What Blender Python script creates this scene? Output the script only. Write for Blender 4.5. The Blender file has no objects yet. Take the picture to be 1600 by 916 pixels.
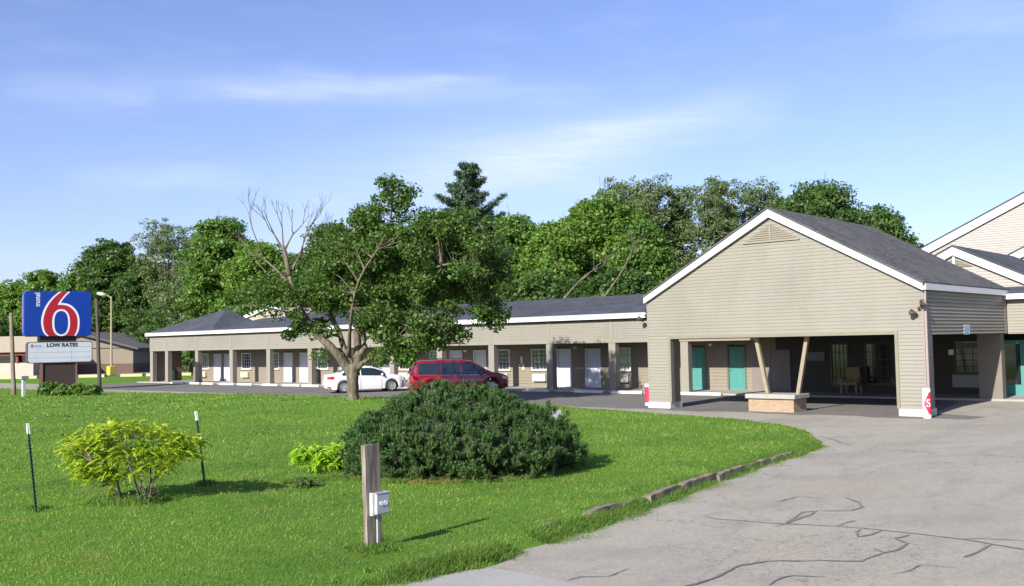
import bpy, math, random
import numpy as np
from mathutils import Vector, Matrix
random.seed(7); rng = np.random.default_rng(7)
S = bpy.context.scene; COL = S.collection
# ------------------------------------------------------------ camera, light, exposure
H = 2.6; CX, CY = 800.0, 458.0
def _axes(vp1=(-1000, 572), vp2=(2175, 508)):
    a = np.array(vp1, float) - (CX, CY); b = np.array(vp2, float) - (CX, CY)
    f = math.sqrt(-(a @ b))
    Y = np.array([b[0], -b[1], -f]); Y /= np.linalg.norm(Y)
    X = -np.array([a[0], -a[1], -f]); X /= np.linalg.norm(X)
    Z = np.cross(X, Y); Z /= np.linalg.norm(Z); X = np.cross(Y, Z)
    return f, np.array([X, Y, Z])
F, M = _axes()
cam = bpy.data.objects.new('camera', bpy.data.cameras.new('camera')); COL.objects.link(cam)
m4 = Matrix([[*M[i], 0] for i in range(3)] + [[0, 0, 0, 1]]); m4.translation = (0, 0, H)
cam.matrix_world = m4
cam.data.lens = F / 1600 * 36; cam.data.sensor_width = 36; cam.data.clip_end = 3000
S.camera = cam
SUN = Vector((-0.12, 1.0, -0.555)).normalized()
sl = bpy.data.lights.new('sun', 'SUN'); sl.energy = 5.0; sl.angle = math.radians(0.55); sl.color = (1, 0.955, 0.89)
so = bpy.data.objects.new('sun', sl); COL.objects.link(so); so.rotation_euler = SUN.to_track_quat('-Z', 'Y').to_euler()
S.view_settings.view_transform = 'Standard'; S.view_settings.look = 'None'
S.view_settings.exposure = 0.85; S.view_settings.gamma = 1
W = bpy.data.worlds.new('World'); S.world = W; W.use_nodes = True
def world():
    nt = W.node_tree; N = nt.nodes; L = nt.links; N.clear()
    out = N.new('ShaderNodeOutputWorld'); bg = N.new('ShaderNodeBackground'); bg.inputs[1].default_value = 0.075
    sky = N.new('ShaderNodeTexSky'); sky.sky_type = 'NISHITA'; sky.sun_disc = False
    sky.sun_elevation = math.asin(-SUN.z); sky.sun_rotation = math.atan2(-SUN.x, -SUN.y)
    sky.air_density = 1.0; sky.dust_density = 0.6; sky.ozone_density = 2.2
    tc = N.new('ShaderNodeTexCoord')
    def math_(op, a, b=None, c=None):
        n = N.new('ShaderNodeMath'); n.operation = op
        for i, v in enumerate((a, b, c)):
            if v is None: continue
            if isinstance(v, (int, float)): n.inputs[i].default_value = v
            else: L.new(v, n.inputs[i])
        return n.outputs[0]
    # streak clouds live on directions: azimuth (about +Y, towards +X) and elevation, in degrees
    sp = N.new('ShaderNodeSeparateXYZ'); L.new(tc.outputs['Generated'], sp.inputs[0])
    az = math_('MULTIPLY', math_('ARCTAN2', sp.outputs[0], sp.outputs[1]), 57.2958)
    el = math_('MULTIPLY', math_('ARCSINE', sp.outputs[2]), 57.2958)
    def streak(a0, e0, a1, e1, wa, we, amt, curve=0.0):
        # soft streak from (a0,e0) to (a1,e1) with half width we
        ln = math.hypot(a1 - a0, e1 - e0); ux, uy = (a1 - a0) / ln, (e1 - e0) / ln
        dx = math_('SUBTRACT', az, a0); dy = math_('SUBTRACT', el, e0)
        t = math_('DIVIDE', math_('ADD', math_('MULTIPLY', dx, ux), math_('MULTIPLY', dy, uy)), ln)
        s = math_('SUBTRACT', math_('MULTIPLY', dy, ux), math_('MULTIPLY', dx, uy))
        tt = math_('SUBTRACT', math_('MULTIPLY', t, 2), 1)
        if curve: s = math_('ADD', s, math_('MULTIPLY', math_('MULTIPLY', tt, tt), curve))
        s = math_('ADD', s, math_('MULTIPLY', math_('SUBTRACT', warp, .5), we * 2.2))
        g1 = math_('SUBTRACT', 1, math_('POWER', math_('ABSOLUTE', tt), 2.5)); g1 = math_('MAXIMUM', g1, 0)
        w_ = math_('ADD', wa, math_('MULTIPLY', t, we - wa))
        w_ = math_('MAXIMUM', w_, 0.15)
        q = math_('DIVIDE', s, w_)
        g2 = math_('POWER', 2.718, math_('MULTIPLY', math_('MULTIPLY', q, q), -1.0))
        return math_('MULTIPLY', math_('MULTIPLY', g1, g2), amt)
    mp = N.new('ShaderNodeCombineXYZ'); L.new(math_('MULTIPLY', az, 0.10), mp.inputs[0]); L.new(math_('MULTIPLY', el, 0.45), mp.inputs[1])
    n1 = N.new('ShaderNodeTexNoise'); n1.inputs['Scale'].default_value = 1.6; n1.inputs['Detail'].default_value = 7; n1.inputs['Roughness'].default_value = .55
    L.new(mp.outputs[0], n1.inputs[0]); warp = n1.outputs[0]
    mp2 = N.new('ShaderNodeCombineXYZ'); L.new(math_('MULTIPLY', az, 0.13), mp2.inputs[0]); L.new(math_('MULTIPLY', el, 1.1), mp2.inputs[1])
    n2 = N.new('ShaderNodeTexNoise'); n2.inputs['Scale'].default_value = 2.2; n2.inputs['Detail'].default_value = 8; n2.inputs['Roughness'].default_value = .62; n2.inputs['Distortion'].default_value = .6
    L.new(mp2.outputs[0], n2.inputs[0]); tex = n2.outputs[0]
    c = None
    for s in CLOUDS:
        k = streak(*s); c = k if c is None else math_('ADD', c, k)
    det = math_('MULTIPLY', math_('MULTIPLY', c, .60), math_('ADD', 0.30, math_('MULTIPLY', tex, 1.3)))
    veil = math_('MULTIPLY', math_('MAXIMUM', math_('SUBTRACT', n1.outputs[0], .50), 0), 0.35)
    low = math_('MULTIPLY', math_('POWER', 2.718, math_('MULTIPLY', el, -0.10)), 0.29)
    fac = math_('MINIMUM', math_('ADD', math_('ADD', det, low), veil), 0.9)
    tint = N.new('ShaderNodeMix'); tint.data_type = 'RGBA'; tint.blend_type = 'MULTIPLY'; tint.inputs[0].default_value = 1
    L.new(sky.outputs[0], tint.inputs[6]); tint.inputs[7].default_value = (1.07, 1.05, 1.42, 1)
    mx = N.new('ShaderNodeMix'); mx.data_type = 'RGBA'; L.new(fac, mx.inputs[0]); L.new(tint.outputs[2], mx.inputs[6]); mx.inputs[7].default_value = (6.2, 7.1, 8.6, 1)
    L.new(mx.outputs[2], bg.inputs[0]); L.new(bg.outputs[0], out.inputs[0])
# pixel -> world helpers (used once to survey where real things stand)
def ray(px, py): return M @ np.array([px - CX, -(py - CY), -F])
def gp(px, py, z=0.0):
    d = ray(px, py); t = (z - H) / d[2]; p = np.array([0, 0, H]) + d * t; return Vector(p)
def onY(px, py, Y):
    d = ray(px, py); return Vector(np.array([0, 0, H]) + d * (Y / d[1]))
def atD(px, py, D): return Vector(np.array([0, 0, H]) + ray(px, py) * (D / F))
def azel(px, py):
    d = ray(px, py); return math.degrees(math.atan2(d[0], d[1])), math.degrees(math.asin(d[2] / np.linalg.norm(d)))
def _st(p, q, w0, w1, a, c=0): return (*azel(*p), *azel(*q), w0, w1, a, c)
CLOUDS = [_st((150, 122), (980, 138), 1.1, .6, .42, 0.2), _st((270, 146), (620, 128), .55, .45, .34), _st((430, 108), (560, 122), .5, .35, .2),
          _st((600, 290), (1260, 148), 2.6, .9, .62, -.3), _st((700, 262), (1180, 160), 1.1, .6, .34), _st((380, 310), (1050, 240), 2.6, 1.8, .40),
          _st((90, 285), (420, 270), .7, .7, .38), _st((-20, 140), (250, 150), .9, .9, .32), _st((560, 130), (800, 122), .35, .3, .45),
          _st((1380, 10), (1700, 25), 1.2, 1.2, .3)]
world()
# ------------------------------------------------------------ materials
MATS = {}
def mat(name, col, rough=.7, metal=0., var=.0, scale=4., bump=0., bscale=None, spec=.5, col2=None, coat=0., island=0., trans=0., streaks=0., fine=0., patch=None):
    if name in MATS: return MATS[name]
    m = bpy.data.materials.new(name); m.use_nodes = True; MATS[name] = m
    nt = m.node_tree; N = nt.nodes; L = nt.links; b = N['Principled BSDF']
    b.inputs['Roughness'].default_value = rough; b.inputs['Metallic'].default_value = metal
    b.inputs['Specular IOR Level'].default_value = spec; b.inputs['Coat Weight'].default_value = coat
    c = (*col, 1); col2 = (*(col2 or tuple(x * .6 for x in col)), 1)
    tc = N.new('ShaderNodeTexCoord'); last = None
    def mixc(fac, A, B, mode='MIX'):
        x = N.new('ShaderNodeMix'); x.data_type = 'RGBA'; x.blend_type = mode
        for i, v in ((0, fac), (6, A), (7, B)):
            if isinstance(v, (int, float, tuple)): x.inputs[i].default_value = v
            else: L.new(v, x.inputs[i])
        return x.outputs[2]
    def noise(sc, det=5, ro=.6, vec=None):
        n = N.new('ShaderNodeTexNoise'); n.inputs['Scale'].default_value = sc; n.inputs['Detail'].default_value = det; n.inputs['Roughness'].default_value = ro
        L.new(vec or tc.outputs['Object'], n.inputs[0]); return n.outputs[0]
    def ramp(v, a, b_):
        r = N.new('ShaderNodeMapRange'); r.inputs[1].default_value = a; r.inputs[2].default_value = b_; L.new(v, r.inputs[0]); return r.outputs[0]
    def mul(v, k):
        r = N.new('ShaderNodeMath'); r.operation = 'MULTIPLY'; L.new(v, r.inputs[0]); r.inputs[1].default_value = k; return r.outputs[0]
    last = c
    if var: last = mixc(mul(ramp(noise(scale), .35, .7), var), last, col2)
    if fine: last = mixc(mul(ramp(noise(scale * 14, 3), .4, .75), fine), last, col2)
    if streaks:
        mp = N.new('ShaderNodeMapping'); mp.inputs['Scale'].default_value = (3.5, 3.5, .25); L.new(tc.outputs['Object'], mp.inputs[0])
        last = mixc(mul(ramp(noise(1.6, 6, .65, mp.outputs[0]), .45, .8), streaks), last, col2)
    if island:
        g = N.new('ShaderNodeNewGeometry'); last = mixc(mul(g.outputs['Random Per Island'], island), last, col2)
    if patch:
        for pc, ps, p0, p1, pa in patch: last = mixc(mul(ramp(noise(ps, 5, .62), p0, p1), pa), last, (*pc, 1))
    if isinstance(last, tuple): b.inputs['Base Color'].default_value = last
    else: L.new(last, b.inputs['Base Color'])
    if bump:
        bp = N.new('ShaderNodeBump'); bp.inputs['Strength'].default_value = min(1, bump); bp.inputs['Distance'].default_value = .02
        L.new(noise(bscale or scale * 6), bp.inputs['Height']); L.new(bp.outputs[0], b.inputs['Normal'])
    if trans:
        t = N.new('ShaderNodeBsdfTranslucent'); ms = N.new('ShaderNodeMixShader'); ms.inputs[0].default_value = trans
        tc2 = mixc(1.0, last, (1.25, 1.3, .55, 1), 'MULTIPLY')
        L.new(tc2, t.inputs[0]); L.new(b.outputs[0], ms.inputs[1]); L.new(t.outputs[0], ms.inputs[2]); L.new(ms.outputs[0], N['Material Output'].inputs[0])
    return m
SIDE = lambda: mat('tan_vinyl', (0.228, 0.216, 0.174), .55, fine=.12, patch=(((0.152, 0.141, 0.111), .35, .5, .75, .3), ((0.237, 0.222, 0.192), .9, .5, .75, .3)), var=.2, scale=.7, streaks=.2, col2=(0.159, 0.144, 0.115), spec=.3)
TRIM = lambda: mat('tan_trim', (0.220, 0.205, 0.163), .6, var=.15, scale=2, streaks=.15, col2=(0.205, 0.186, 0.137))
WALL = lambda: mat('taupe_siding', (.205, .175, .127), .65, var=.15, scale=1.0, streaks=.25, col2=(.14, .115, .082))
WHITE = lambda: mat('white_paint', (0.602, 0.611, 0.628), .5, var=.12, scale=1.5, streaks=.12, col2=(0.516, 0.516, 0.499))
DOORW = lambda: mat('white_door_paint', (0.521, 0.546, 0.605), .45, var=.1, scale=1.2, col2=(0.504, 0.521, 0.538))
TEAL = lambda: mat('teal_paint', (0.052, 0.216, 0.188), .55, var=.15, scale=2, streaks=.1, col2=(0.036, 0.152, 0.132))
GLASS = lambda: mat('window_glass', (.015, .02, .022), .06, spec=.9)
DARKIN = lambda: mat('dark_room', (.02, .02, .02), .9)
CURT = lambda: mat('curtain_cloth', (.55, .60, .55), .9, var=.3, scale=6)
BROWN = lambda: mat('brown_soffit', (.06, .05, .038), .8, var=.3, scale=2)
CONC = lambda: mat('concrete', (0.336, 0.320, 0.288), .85, var=.5, scale=2.5, bump=.4, col2=(0.208, 0.192, 0.160), fine=.3)
CONCW = lambda: mat('painted_concrete', (0.612, 0.595, 0.552), .8, var=.5, scale=3.5, bump=.3, col2=(0.357, 0.323, 0.264), fine=.25)
BLACK = lambda: mat('black_plastic', (.02, .02, .022), .5)
STEEL = lambda: mat('dull_steel', (.35, .35, .36), .4, metal=.8)
AC = lambda: mat('air_conditioner_paint', (.66, .65, .58), .5, var=.3, scale=4)
def shingle(name='shingles', c=(.053, .057, .069), zr=.028):
    if name in MATS: return MATS[name]
    m = bpy.data.materials.new(name); m.use_nodes = True; MATS[name] = m; nt = m.node_tree; N = nt.nodes; L = nt.links; b = N['Principled BSDF']
    tc = N.new('ShaderNodeTexCoord'); sp = N.new('ShaderNodeSeparateXYZ'); cb = N.new('ShaderNodeCombineXYZ'); ad = N.new('ShaderNodeMath'); ad.operation = 'ADD'
    L.new(tc.outputs['Object'], sp.inputs[0]); L.new(sp.outputs[0], ad.inputs[0]); L.new(sp.outputs[1], ad.inputs[1]); L.new(ad.outputs[0], cb.inputs[0]); L.new(sp.outputs[2], cb.inputs[1])
    br = N.new('ShaderNodeTexBrick'); br.inputs['Scale'].default_value = 1; br.inputs['Brick Width'].default_value = .33; br.inputs['Row Height'].default_value = zr; br.inputs['Mortar Size'].default_value = zr * .13; br.inputs['Bias'].default_value = 0
    br.inputs['Color1'].default_value = (*[x * 1.35 for x in c], 1); br.inputs['Color2'].default_value = (*[x * .75 for x in c], 1); br.inputs['Mortar'].default_value = (*[x * .45 for x in c], 1); L.new(cb.outputs[0], br.inputs[0])
    n = N.new('ShaderNodeTexNoise'); n.inputs['Scale'].default_value = .8; n.inputs['Detail'].default_value = 7; n.inputs['Roughness'].default_value = .7; L.new(tc.outputs['Object'], n.inputs[0])
    r = N.new('ShaderNodeMapRange'); r.inputs[1].default_value = .4; r.inputs[2].default_value = .72; r.inputs[4].default_value = .5; L.new(n.outputs[0], r.inputs[0])
    x = N.new('ShaderNodeMix'); x.data_type = 'RGBA'; L.new(r.outputs[0], x.inputs[0]); L.new(br.outputs[0], x.inputs[6]); x.inputs[7].default_value = (*[q * 1.7 + .01 for q in c], 1); L.new(x.outputs[2], b.inputs['Base Color'])
    b.inputs['Roughness'].default_value = .95; b.inputs['Specular IOR Level'].default_value = .25
    n2 = N.new('ShaderNodeTexNoise'); n2.inputs['Scale'].default_value = 45; L.new(tc.outputs['Object'], n2.inputs[0]); bp = N.new('ShaderNodeBump'); bp.inputs['Strength'].default_value = .5; bp.inputs['Distance'].default_value = .01; L.new(n2.outputs[0], bp.inputs['Height']); L.new(bp.outputs[0], b.inputs['Normal'])
    return m
def wood(name, c1, c2, sc=(40, 40, 2)):
    if name in MATS: return MATS[name]
    m = bpy.data.materials.new(name); m.use_nodes = True; MATS[name] = m; nt = m.node_tree; N = nt.nodes; L = nt.links; b = N['Principled BSDF']
    tc = N.new('ShaderNodeTexCoord'); mp = N.new('ShaderNodeMapping'); mp.inputs['Scale'].default_value = sc
    n = N.new('ShaderNodeTexNoise'); n.inputs['Scale'].default_value = 1; n.inputs['Detail'].default_value = 6; n.inputs['Distortion'].default_value = .4
    r = N.new('ShaderNodeValToRGB'); r.color_ramp.elements[0].color = (*c1, 1); r.color_ramp.elements[1].color = (*c2, 1); r.color_ramp.elements[0].position = .35; r.color_ramp.elements[1].position = .68
    L.new(tc.outputs['Object'], mp.inputs[0]); L.new(mp.outputs[0], n.inputs[0]); L.new(n.outputs[0], r.inputs[0]); L.new(r.outputs[0], b.inputs['Base Color'])
    bp = N.new('ShaderNodeBump'); bp.inputs['Strength'].default_value = .6; bp.inputs['Distance'].default_value = .01; L.new(n.outputs[0], bp.inputs['Height']); L.new(bp.outputs[0], b.inputs['Normal'])
    b.inputs['Roughness'].default_value = .85; return m
def bricks(name, c1, c2, mortar, sc=3.5, plane='XZ'):
    if name in MATS: return MATS[name]
    m = bpy.data.materials.new(name); m.use_nodes = True; MATS[name] = m; nt = m.node_tree; N = nt.nodes; L = nt.links; b = N['Principled BSDF']
    tc = N.new('ShaderNodeTexCoord'); sp = N.new('ShaderNodeSeparateXYZ'); cb = N.new('ShaderNodeCombineXYZ'); ad = N.new('ShaderNodeMath'); ad.operation = 'ADD'
    L.new(tc.outputs['Object'], sp.inputs[0]); L.new(sp.outputs[0], ad.inputs[0]); L.new(sp.outputs[1], ad.inputs[1]); L.new(ad.outputs[0], cb.inputs[0]); L.new(sp.outputs[2], cb.inputs[1])
    br = N.new('ShaderNodeTexBrick'); br.inputs['Scale'].default_value = sc; br.inputs['Color1'].default_value = (*c1, 1); br.inputs['Color2'].default_value = (*c2, 1); br.inputs['Mortar'].default_value = (*mortar, 1)
    br.inputs['Mortar Size'].default_value = .018; L.new(cb.outputs[0], br.inputs[0]); L.new(br.outputs[0], b.inputs['Base Color']); b.inputs['Roughness'].default_value = .9
    bp = N.new('ShaderNodeBump'); bp.inputs['Strength'].default_value = .5; bp.inputs['Distance'].default_value = .01; bp.invert = True; L.new(br.outputs[1], bp.inputs['Height']); L.new(bp.outputs[0], b.inputs['Normal'])
    return m
def pavement(name, base, dark, warm, cracks=.6, sc=1.0, dark_amt=.5):
    m = bpy.data.materials.new(name); m.use_nodes = True; nt = m.node_tree; N = nt.nodes; L = nt.links; b = N['Principled BSDF']
    tc = N.new('ShaderNodeTexCoord')
    def noise(s, det=6, ro=.6, stretch=None):
        n = N.new('ShaderNodeTexNoise'); n.inputs['Scale'].default_value = s; n.inputs['Detail'].default_value = det; n.inputs['Roughness'].default_value = ro
        if stretch:
            mp = N.new('ShaderNodeMapping'); mp.inputs['Scale'].default_value = stretch; mp.inputs['Rotation'].default_value = (0, 0, math.radians(-42)); L.new(tc.outputs['Object'], mp.inputs[0]); L.new(mp.outputs[0], n.inputs[0])
        else: L.new(tc.outputs['Object'], n.inputs[0])
        return n.outputs[0]
    def rng_(v, a, b_, lo=0, hi=1):
        r = N.new('ShaderNodeMapRange'); r.inputs[1].default_value = a; r.inputs[2].default_value = b_; r.inputs[3].default_value = lo; r.inputs[4].default_value = hi; L.new(v, r.inputs[0]); return r.outputs[0]
    def mixc(f, A, B):
        x = N.new('ShaderNodeMix'); x.data_type = 'RGBA'
        for i, v in ((0, f), (6, A), (7, B)):
            if isinstance(v, (float, tuple)): x.inputs[i].default_value = v
            else: L.new(v, x.inputs[i])
        return x.outputs[2]
    def mul(a, b_):
        x = N.new('ShaderNodeMath'); x.operation = 'MULTIPLY'; L.new(a, x.inputs[0])
        if isinstance(b_, float): x.inputs[1].default_value = b_
        else: L.new(b_, x.inputs[1])
        return x.outputs[0]
    c = mixc(rng_(noise(.35 * sc, 6, .62, (1, .45, 1)), .46, .72, 0, dark_amt), (*base, 1), (*dark, 1))
    c = mixc(rng_(noise(1.3 * sc, 8, .7, (1, .5, 1)), .48, .68, 0, dark_amt * 1.2), c, (*dark, 1))
    c = mixc(rng_(noise(.22 * sc, 5, .6), .55, .75, 0, .55), c, (*warm, 1))
    c = mixc(rng_(noise(7, 6, .75, (1, .6, 1)), .45, .8, 0, dark_amt * .8), c, (*dark, 1))
    c = mixc(rng_(noise(16, 5, .85), .5, .66, 0, .75), c, (*dark, 1))
    c = mixc(rng_(noise(60, 3, .7), .42, .68, 0, .7), c, tuple(x * .55 for x in base) + (1,))
    c = mixc(rng_(noise(24, 3, .7), .56, .70, 0, .6), c, tuple(min(1, x * 1.35) for x in base) + (1,))
    v = N.new('ShaderNodeTexVoronoi'); v.feature = 'DISTANCE_TO_EDGE'; v.inputs['Scale'].default_value = 4.5
    mpw = N.new('ShaderNodeVectorMath'); mpw.operation = 'ADD'; nn = N.new('ShaderNodeTexNoise'); nn.inputs['Scale'].default_value = 4; L.new(tc.outputs['Object'], nn.inputs[0])
    sc_ = N.new('ShaderNodeVectorMath'); sc_.operation = 'SCALE'; sc_.inputs['Scale'].default_value = .35; L.new(nn.outputs['Color'], sc_.inputs[0]); L.new(tc.outputs['Object'], mpw.inputs[0]); L.new(sc_.outputs[0], mpw.inputs[1]); L.new(mpw.outputs[0], v.inputs[0])
    line = rng_(v.outputs[0], .0, .035, 1, 0)
    c = mixc(mul(mul(line, rng_(noise(.30, 3, .5), .50, .60)), cracks), c, tuple(x * .28 for x in dark) + (1,))
    v2 = N.new('ShaderNodeTexVoronoi'); v2.feature = 'DISTANCE_TO_EDGE'; v2.inputs['Scale'].default_value = .28; L.new(mpw.outputs[0], v2.inputs[0])
    c = mixc(mul(rng_(v2.outputs[0], 0, .0035, 1, 0), cracks * .8), c, tuple(x * .35 for x in dark) + (1,))
    L.new(c, b.inputs['Base Color']); b.inputs['Roughness'].default_value = .92; b.inputs['Specular IOR Level'].default_value = .2
    bp = N.new('ShaderNodeBump'); bp.inputs['Strength'].default_value = .5; bp.inputs['Distance'].default_value = .008; L.new(noise(55, 4, .7), bp.inputs['Height']); L.new(bp.outputs[0], b.inputs['Normal'])
    return m
def grassmat(name, c1, c2, c3):
    m = bpy.data.materials.new(name); m.use_nodes = True; nt = m.node_tree; N = nt.nodes; L = nt.links; b = N['Principled BSDF']
    tc = N.new('ShaderNodeTexCoord'); col = (*c1, 1)
    def layer(prev, s, lo, hi, amt, c):
        n = N.new('ShaderNodeTexNoise'); n.inputs['Scale'].default_value = s; n.inputs['Detail'].default_value = 6; n.inputs['Roughness'].default_value = .65; L.new(tc.outputs['Object'], n.inputs[0])
        r = N.new('ShaderNodeMapRange'); r.inputs[1].default_value = lo; r.inputs[2].default_value = hi; r.inputs[4].default_value = amt; L.new(n.outputs[0], r.inputs[0])
        x = N.new('ShaderNodeMix'); x.data_type = 'RGBA'; L.new(r.outputs[0], x.inputs[0]); x.inputs[7].default_value = (*c, 1)
        if isinstance(prev, tuple): x.inputs[6].default_value = prev
        else: L.new(prev, x.inputs[6])
        return x.outputs[2]
    k = layer(col, .35, .4, .7, .7, c2); k = layer(k, 2.2, .5, .75, .6, c3); k = layer(k, 22, .45, .7, .65, c2)
    L.new(k, b.inputs['Base Color']); b.inputs['Roughness'].default_value = .95; b.inputs['Specular IOR Level'].default_value = .1
    bp = N.new('ShaderNodeBump'); bp.inputs['Strength'].default_value = .9; bp.inputs['Distance'].default_value = .04
    n = N.new('ShaderNodeTexNoise'); n.inputs['Scale'].default_value = 14; n.inputs['Detail'].default_value = 8; n.inputs['Roughness'].default_value = .8; L.new(tc.outputs['Object'], n.inputs[0]); L.new(n.outputs[0], bp.inputs['Height']); L.new(bp.outputs[0], b.inputs['Normal'])
    return m
# ------------------------------------------------------------ mesh helpers
ORG = {}
def link(o, parent, at, org):
    COL.objects.link(o)
    if parent is not None: o.parent = parent; o.location = Vector(at) - ORG[parent.name]
    else: o.location = at
    ORG[o.name] = Vector(at)
def thing(name, label, cat, at=(0, 0, 0), group=None):
    o = bpy.data.objects.new(name, None); o.empty_display_size = .2; COL.objects.link(o); o.location = at; ORG[o.name] = Vector(at)
    o['label'] = label; o['category'] = cat
    if group: o['group'] = group
    return o
def tag(o, label, cat, group=None):
    o['label'] = label; o['category'] = cat
    if group: o['group'] = group
    return o
class MB:
    def __init__(s): s.v = []; s.f = []
    def add(s, vs, fs):
        n = len(s.v); s.v += [tuple(p) for p in vs]; s.f += [tuple(i + n for i in f) for f in fs]; return s
    def box(s, x0, x1, y0, y1, z0, z1):
        return s.add([(x0, y0, z0), (x1, y0, z0), (x1, y1, z0), (x0, y1, z0), (x0, y0, z1), (x1, y0, z1), (x1, y1, z1), (x0, y1, z1)],
                     [(0, 3, 2, 1), (4, 5, 6, 7), (0, 1, 5, 4), (1, 2, 6, 5), (2, 3, 7, 6), (3, 0, 4, 7)])
    def prism(s, poly, off):   # poly list of 3D points, extruded by vector off
        n = len(poly); off = Vector(off); P = [Vector(p) for p in poly]
        return s.add(P + [p + off for p in P], [tuple(range(n))[::-1], tuple(range(n, 2 * n))] + [(i, (i + 1) % n, (i + 1) % n + n, i + n) for i in range(n)])
    def quad(s, *p): return s.add(p, [tuple(range(len(p)))])
    def tube(s, pts, rad, n=7, cap=True):
        pts = [Vector(p) for p in pts]
        if isinstance(rad, (int, float)): rad = [rad] * len(pts)
        rings = []; base = len(s.v)
        up = Vector((0, 0, 1)) if abs((pts[-1] - pts[0]).normalized().z) < .9 else Vector((1, 0, 0))
        for i, p in enumerate(pts):
            d = (pts[min(i + 1, len(pts) - 1)] - pts[max(i - 1, 0)]).normalized()
            a = d.cross(up)
            if a.length < 1e-4: a = d.orthogonal()
            a.normalize(); b = d.cross(a)
            for k in range(n):
                t = 2 * math.pi * k / n; s.v.append(tuple(p + (a * math.cos(t) + b * math.sin(t)) * rad[i]))
        for i in range(len(pts) - 1):
            for k in range(n):
                k2 = (k + 1) % n; s.f.append((base + i * n + k, base + (i + 1) * n + k, base + (i + 1) * n + k2, base + i * n + k2))
        if cap: s.f.append(tuple(base + k for k in range(n))); s.f.append(tuple(base + (len(pts) - 1) * n + k for k in range(n))[::-1])
        return s
    def lathe(s, prof, c, n=20, axis='z'):
        base = len(s.v)
        for r, h in prof:
            for k in range(n):
                t = 2 * math.pi * k / n; a, b = r * math.cos(t), r * math.sin(t)
                s.v.append((c[0] + a, c[1] + b, c[2] + h) if axis == 'z' else (c[0] + a, c[1] + h, c[2] + b))
        for i in range(len(prof) - 1):
            for k in range(n):
                k2 = (k + 1) % n; s.f.append((base + i * n + k, base + i * n + k2, base + (i + 1) * n + k2, base + (i + 1) * n + k))
        return s
    def build(s, name, m, parent=None, at=None, smooth=False, local=False, bevel=0, label=None):
        # verts are world coordinates unless local
        if at is None: at = ORG[parent.name] if parent is not None else Vector((0, 0, 0))
        at = Vector(at); me = bpy.data.meshes.new(name)
        vs = s.v if local else [(x - at.x, y - at.y, z - at.z) for x, y, z in s.v]
        me.from_pydata(vs, [], s.f); me.materials.append(m)
        me.update()
        if smooth: me.polygons.foreach_set('use_smooth', [True] * len(me.polygons))
        o = bpy.data.objects.new(name, me); link(o, parent, at, at)
        if label: o['label'] = label
        if bevel:
            b = o.modifiers.new('b', 'BEVEL'); b.width = bevel; b.segments = 2; b.limit_method = 'ANGLE'
        return o
def npmesh(name, V, Fc, m, parent=None, at=None, smooth=False):
    # V (n,3); Fc (k, 3 or 4)
    if at is None: at = ORG[parent.name] if parent is not None else Vector((0, 0, 0))
    V = np.asarray(V, np.float32) - np.array(at, np.float32); Fc = np.asarray(Fc, np.int32)
    me = bpy.data.meshes.new(name); k, w = Fc.shape
    me.vertices.add(len(V)); me.vertices.foreach_set('co', V.ravel())
    me.loops.add(k * w); me.loops.foreach_set('vertex_index', Fc.ravel())
    me.polygons.add(k); me.polygons.foreach_set('loop_start', np.arange(0, k * w, w, dtype=np.int32)); me.polygons.foreach_set('loop_total', np.full(k, w, np.int32))
    me.update(calc_edges=True); me.materials.append(m)
    if smooth: me.polygons.foreach_set('use_smooth', np.ones(k, bool))
    o = bpy.data.objects.new(name, me); link(o, parent, at, at); return o
def copy_part(o, parent, at):
    c = o.copy(); COL.objects.link(c); c.parent = parent; c.location = Vector(at) - (ORG[parent.name] if parent is not None else Vector()); ORG[c.name] = Vector(at)
    return c
def copy_tree(o, parent, at, kids=None):
    c = copy_part(o, parent, at)
    for ch in [q for q in list(COL.objects) if q.parent == o]:
        d = ch.copy(); COL.objects.link(d); d.parent = c; d.location = ch.location; ORG[d.name] = Vector(at) + ch.location
    return c
def structure(o): o['kind'] = 'structure'; return o
def stuff(o, label, cat): o['kind'] = 'stuff'; o['label'] = label; o['category'] = cat; return o
# ------------------------------------------------------------ ground
LAWN = [gp(*p)[:2] for p in ((850, 850), (950, 815), (1050, 780), (1120, 752), (1180, 730), (1240, 712), (1278, 697), (1276, 686), (1262, 676), (1230, 668), (1150, 658), (1050, 651), (900, 640), (780, 632), (600, 624), (400, 618), (200, 615), (100, 613))]
LAWN = LAWN + [(-90, 31.0), (-170, 31.5), (-170, -8), (-9.5, -8), (-8.9, 4), (-8.5, 7.2), (-8.15, 8.7)]
LP = np.array(LAWN)
def lawn_sdf(P):   # positive inside
    P = np.asarray(P, float); n = len(LP); d = np.full(len(P), 1e9); inside = np.zeros(len(P), bool)
    for i in range(n):
        a = LP[i]; b = LP[(i + 1) % n]; e = b - a; w = P - a
        t = np.clip((w @ e) / (e @ e), 0, 1); q = w - t[:, None] * e; d = np.minimum(d, np.hypot(q[:, 0], q[:, 1]))
        c = ((a[1] <= P[:, 1]) & (b[1] > P[:, 1])) | ((b[1] <= P[:, 1]) & (a[1] > P[:, 1]))
        with np.errstate(divide='ignore', invalid='ignore'): xx = a[0] + (P[:, 1] - a[1]) / (b[1] - a[1]) * (b[0] - a[0])
        inside ^= c & (P[:, 0] < xx)
    return np.where(inside, d, -d)
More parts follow.
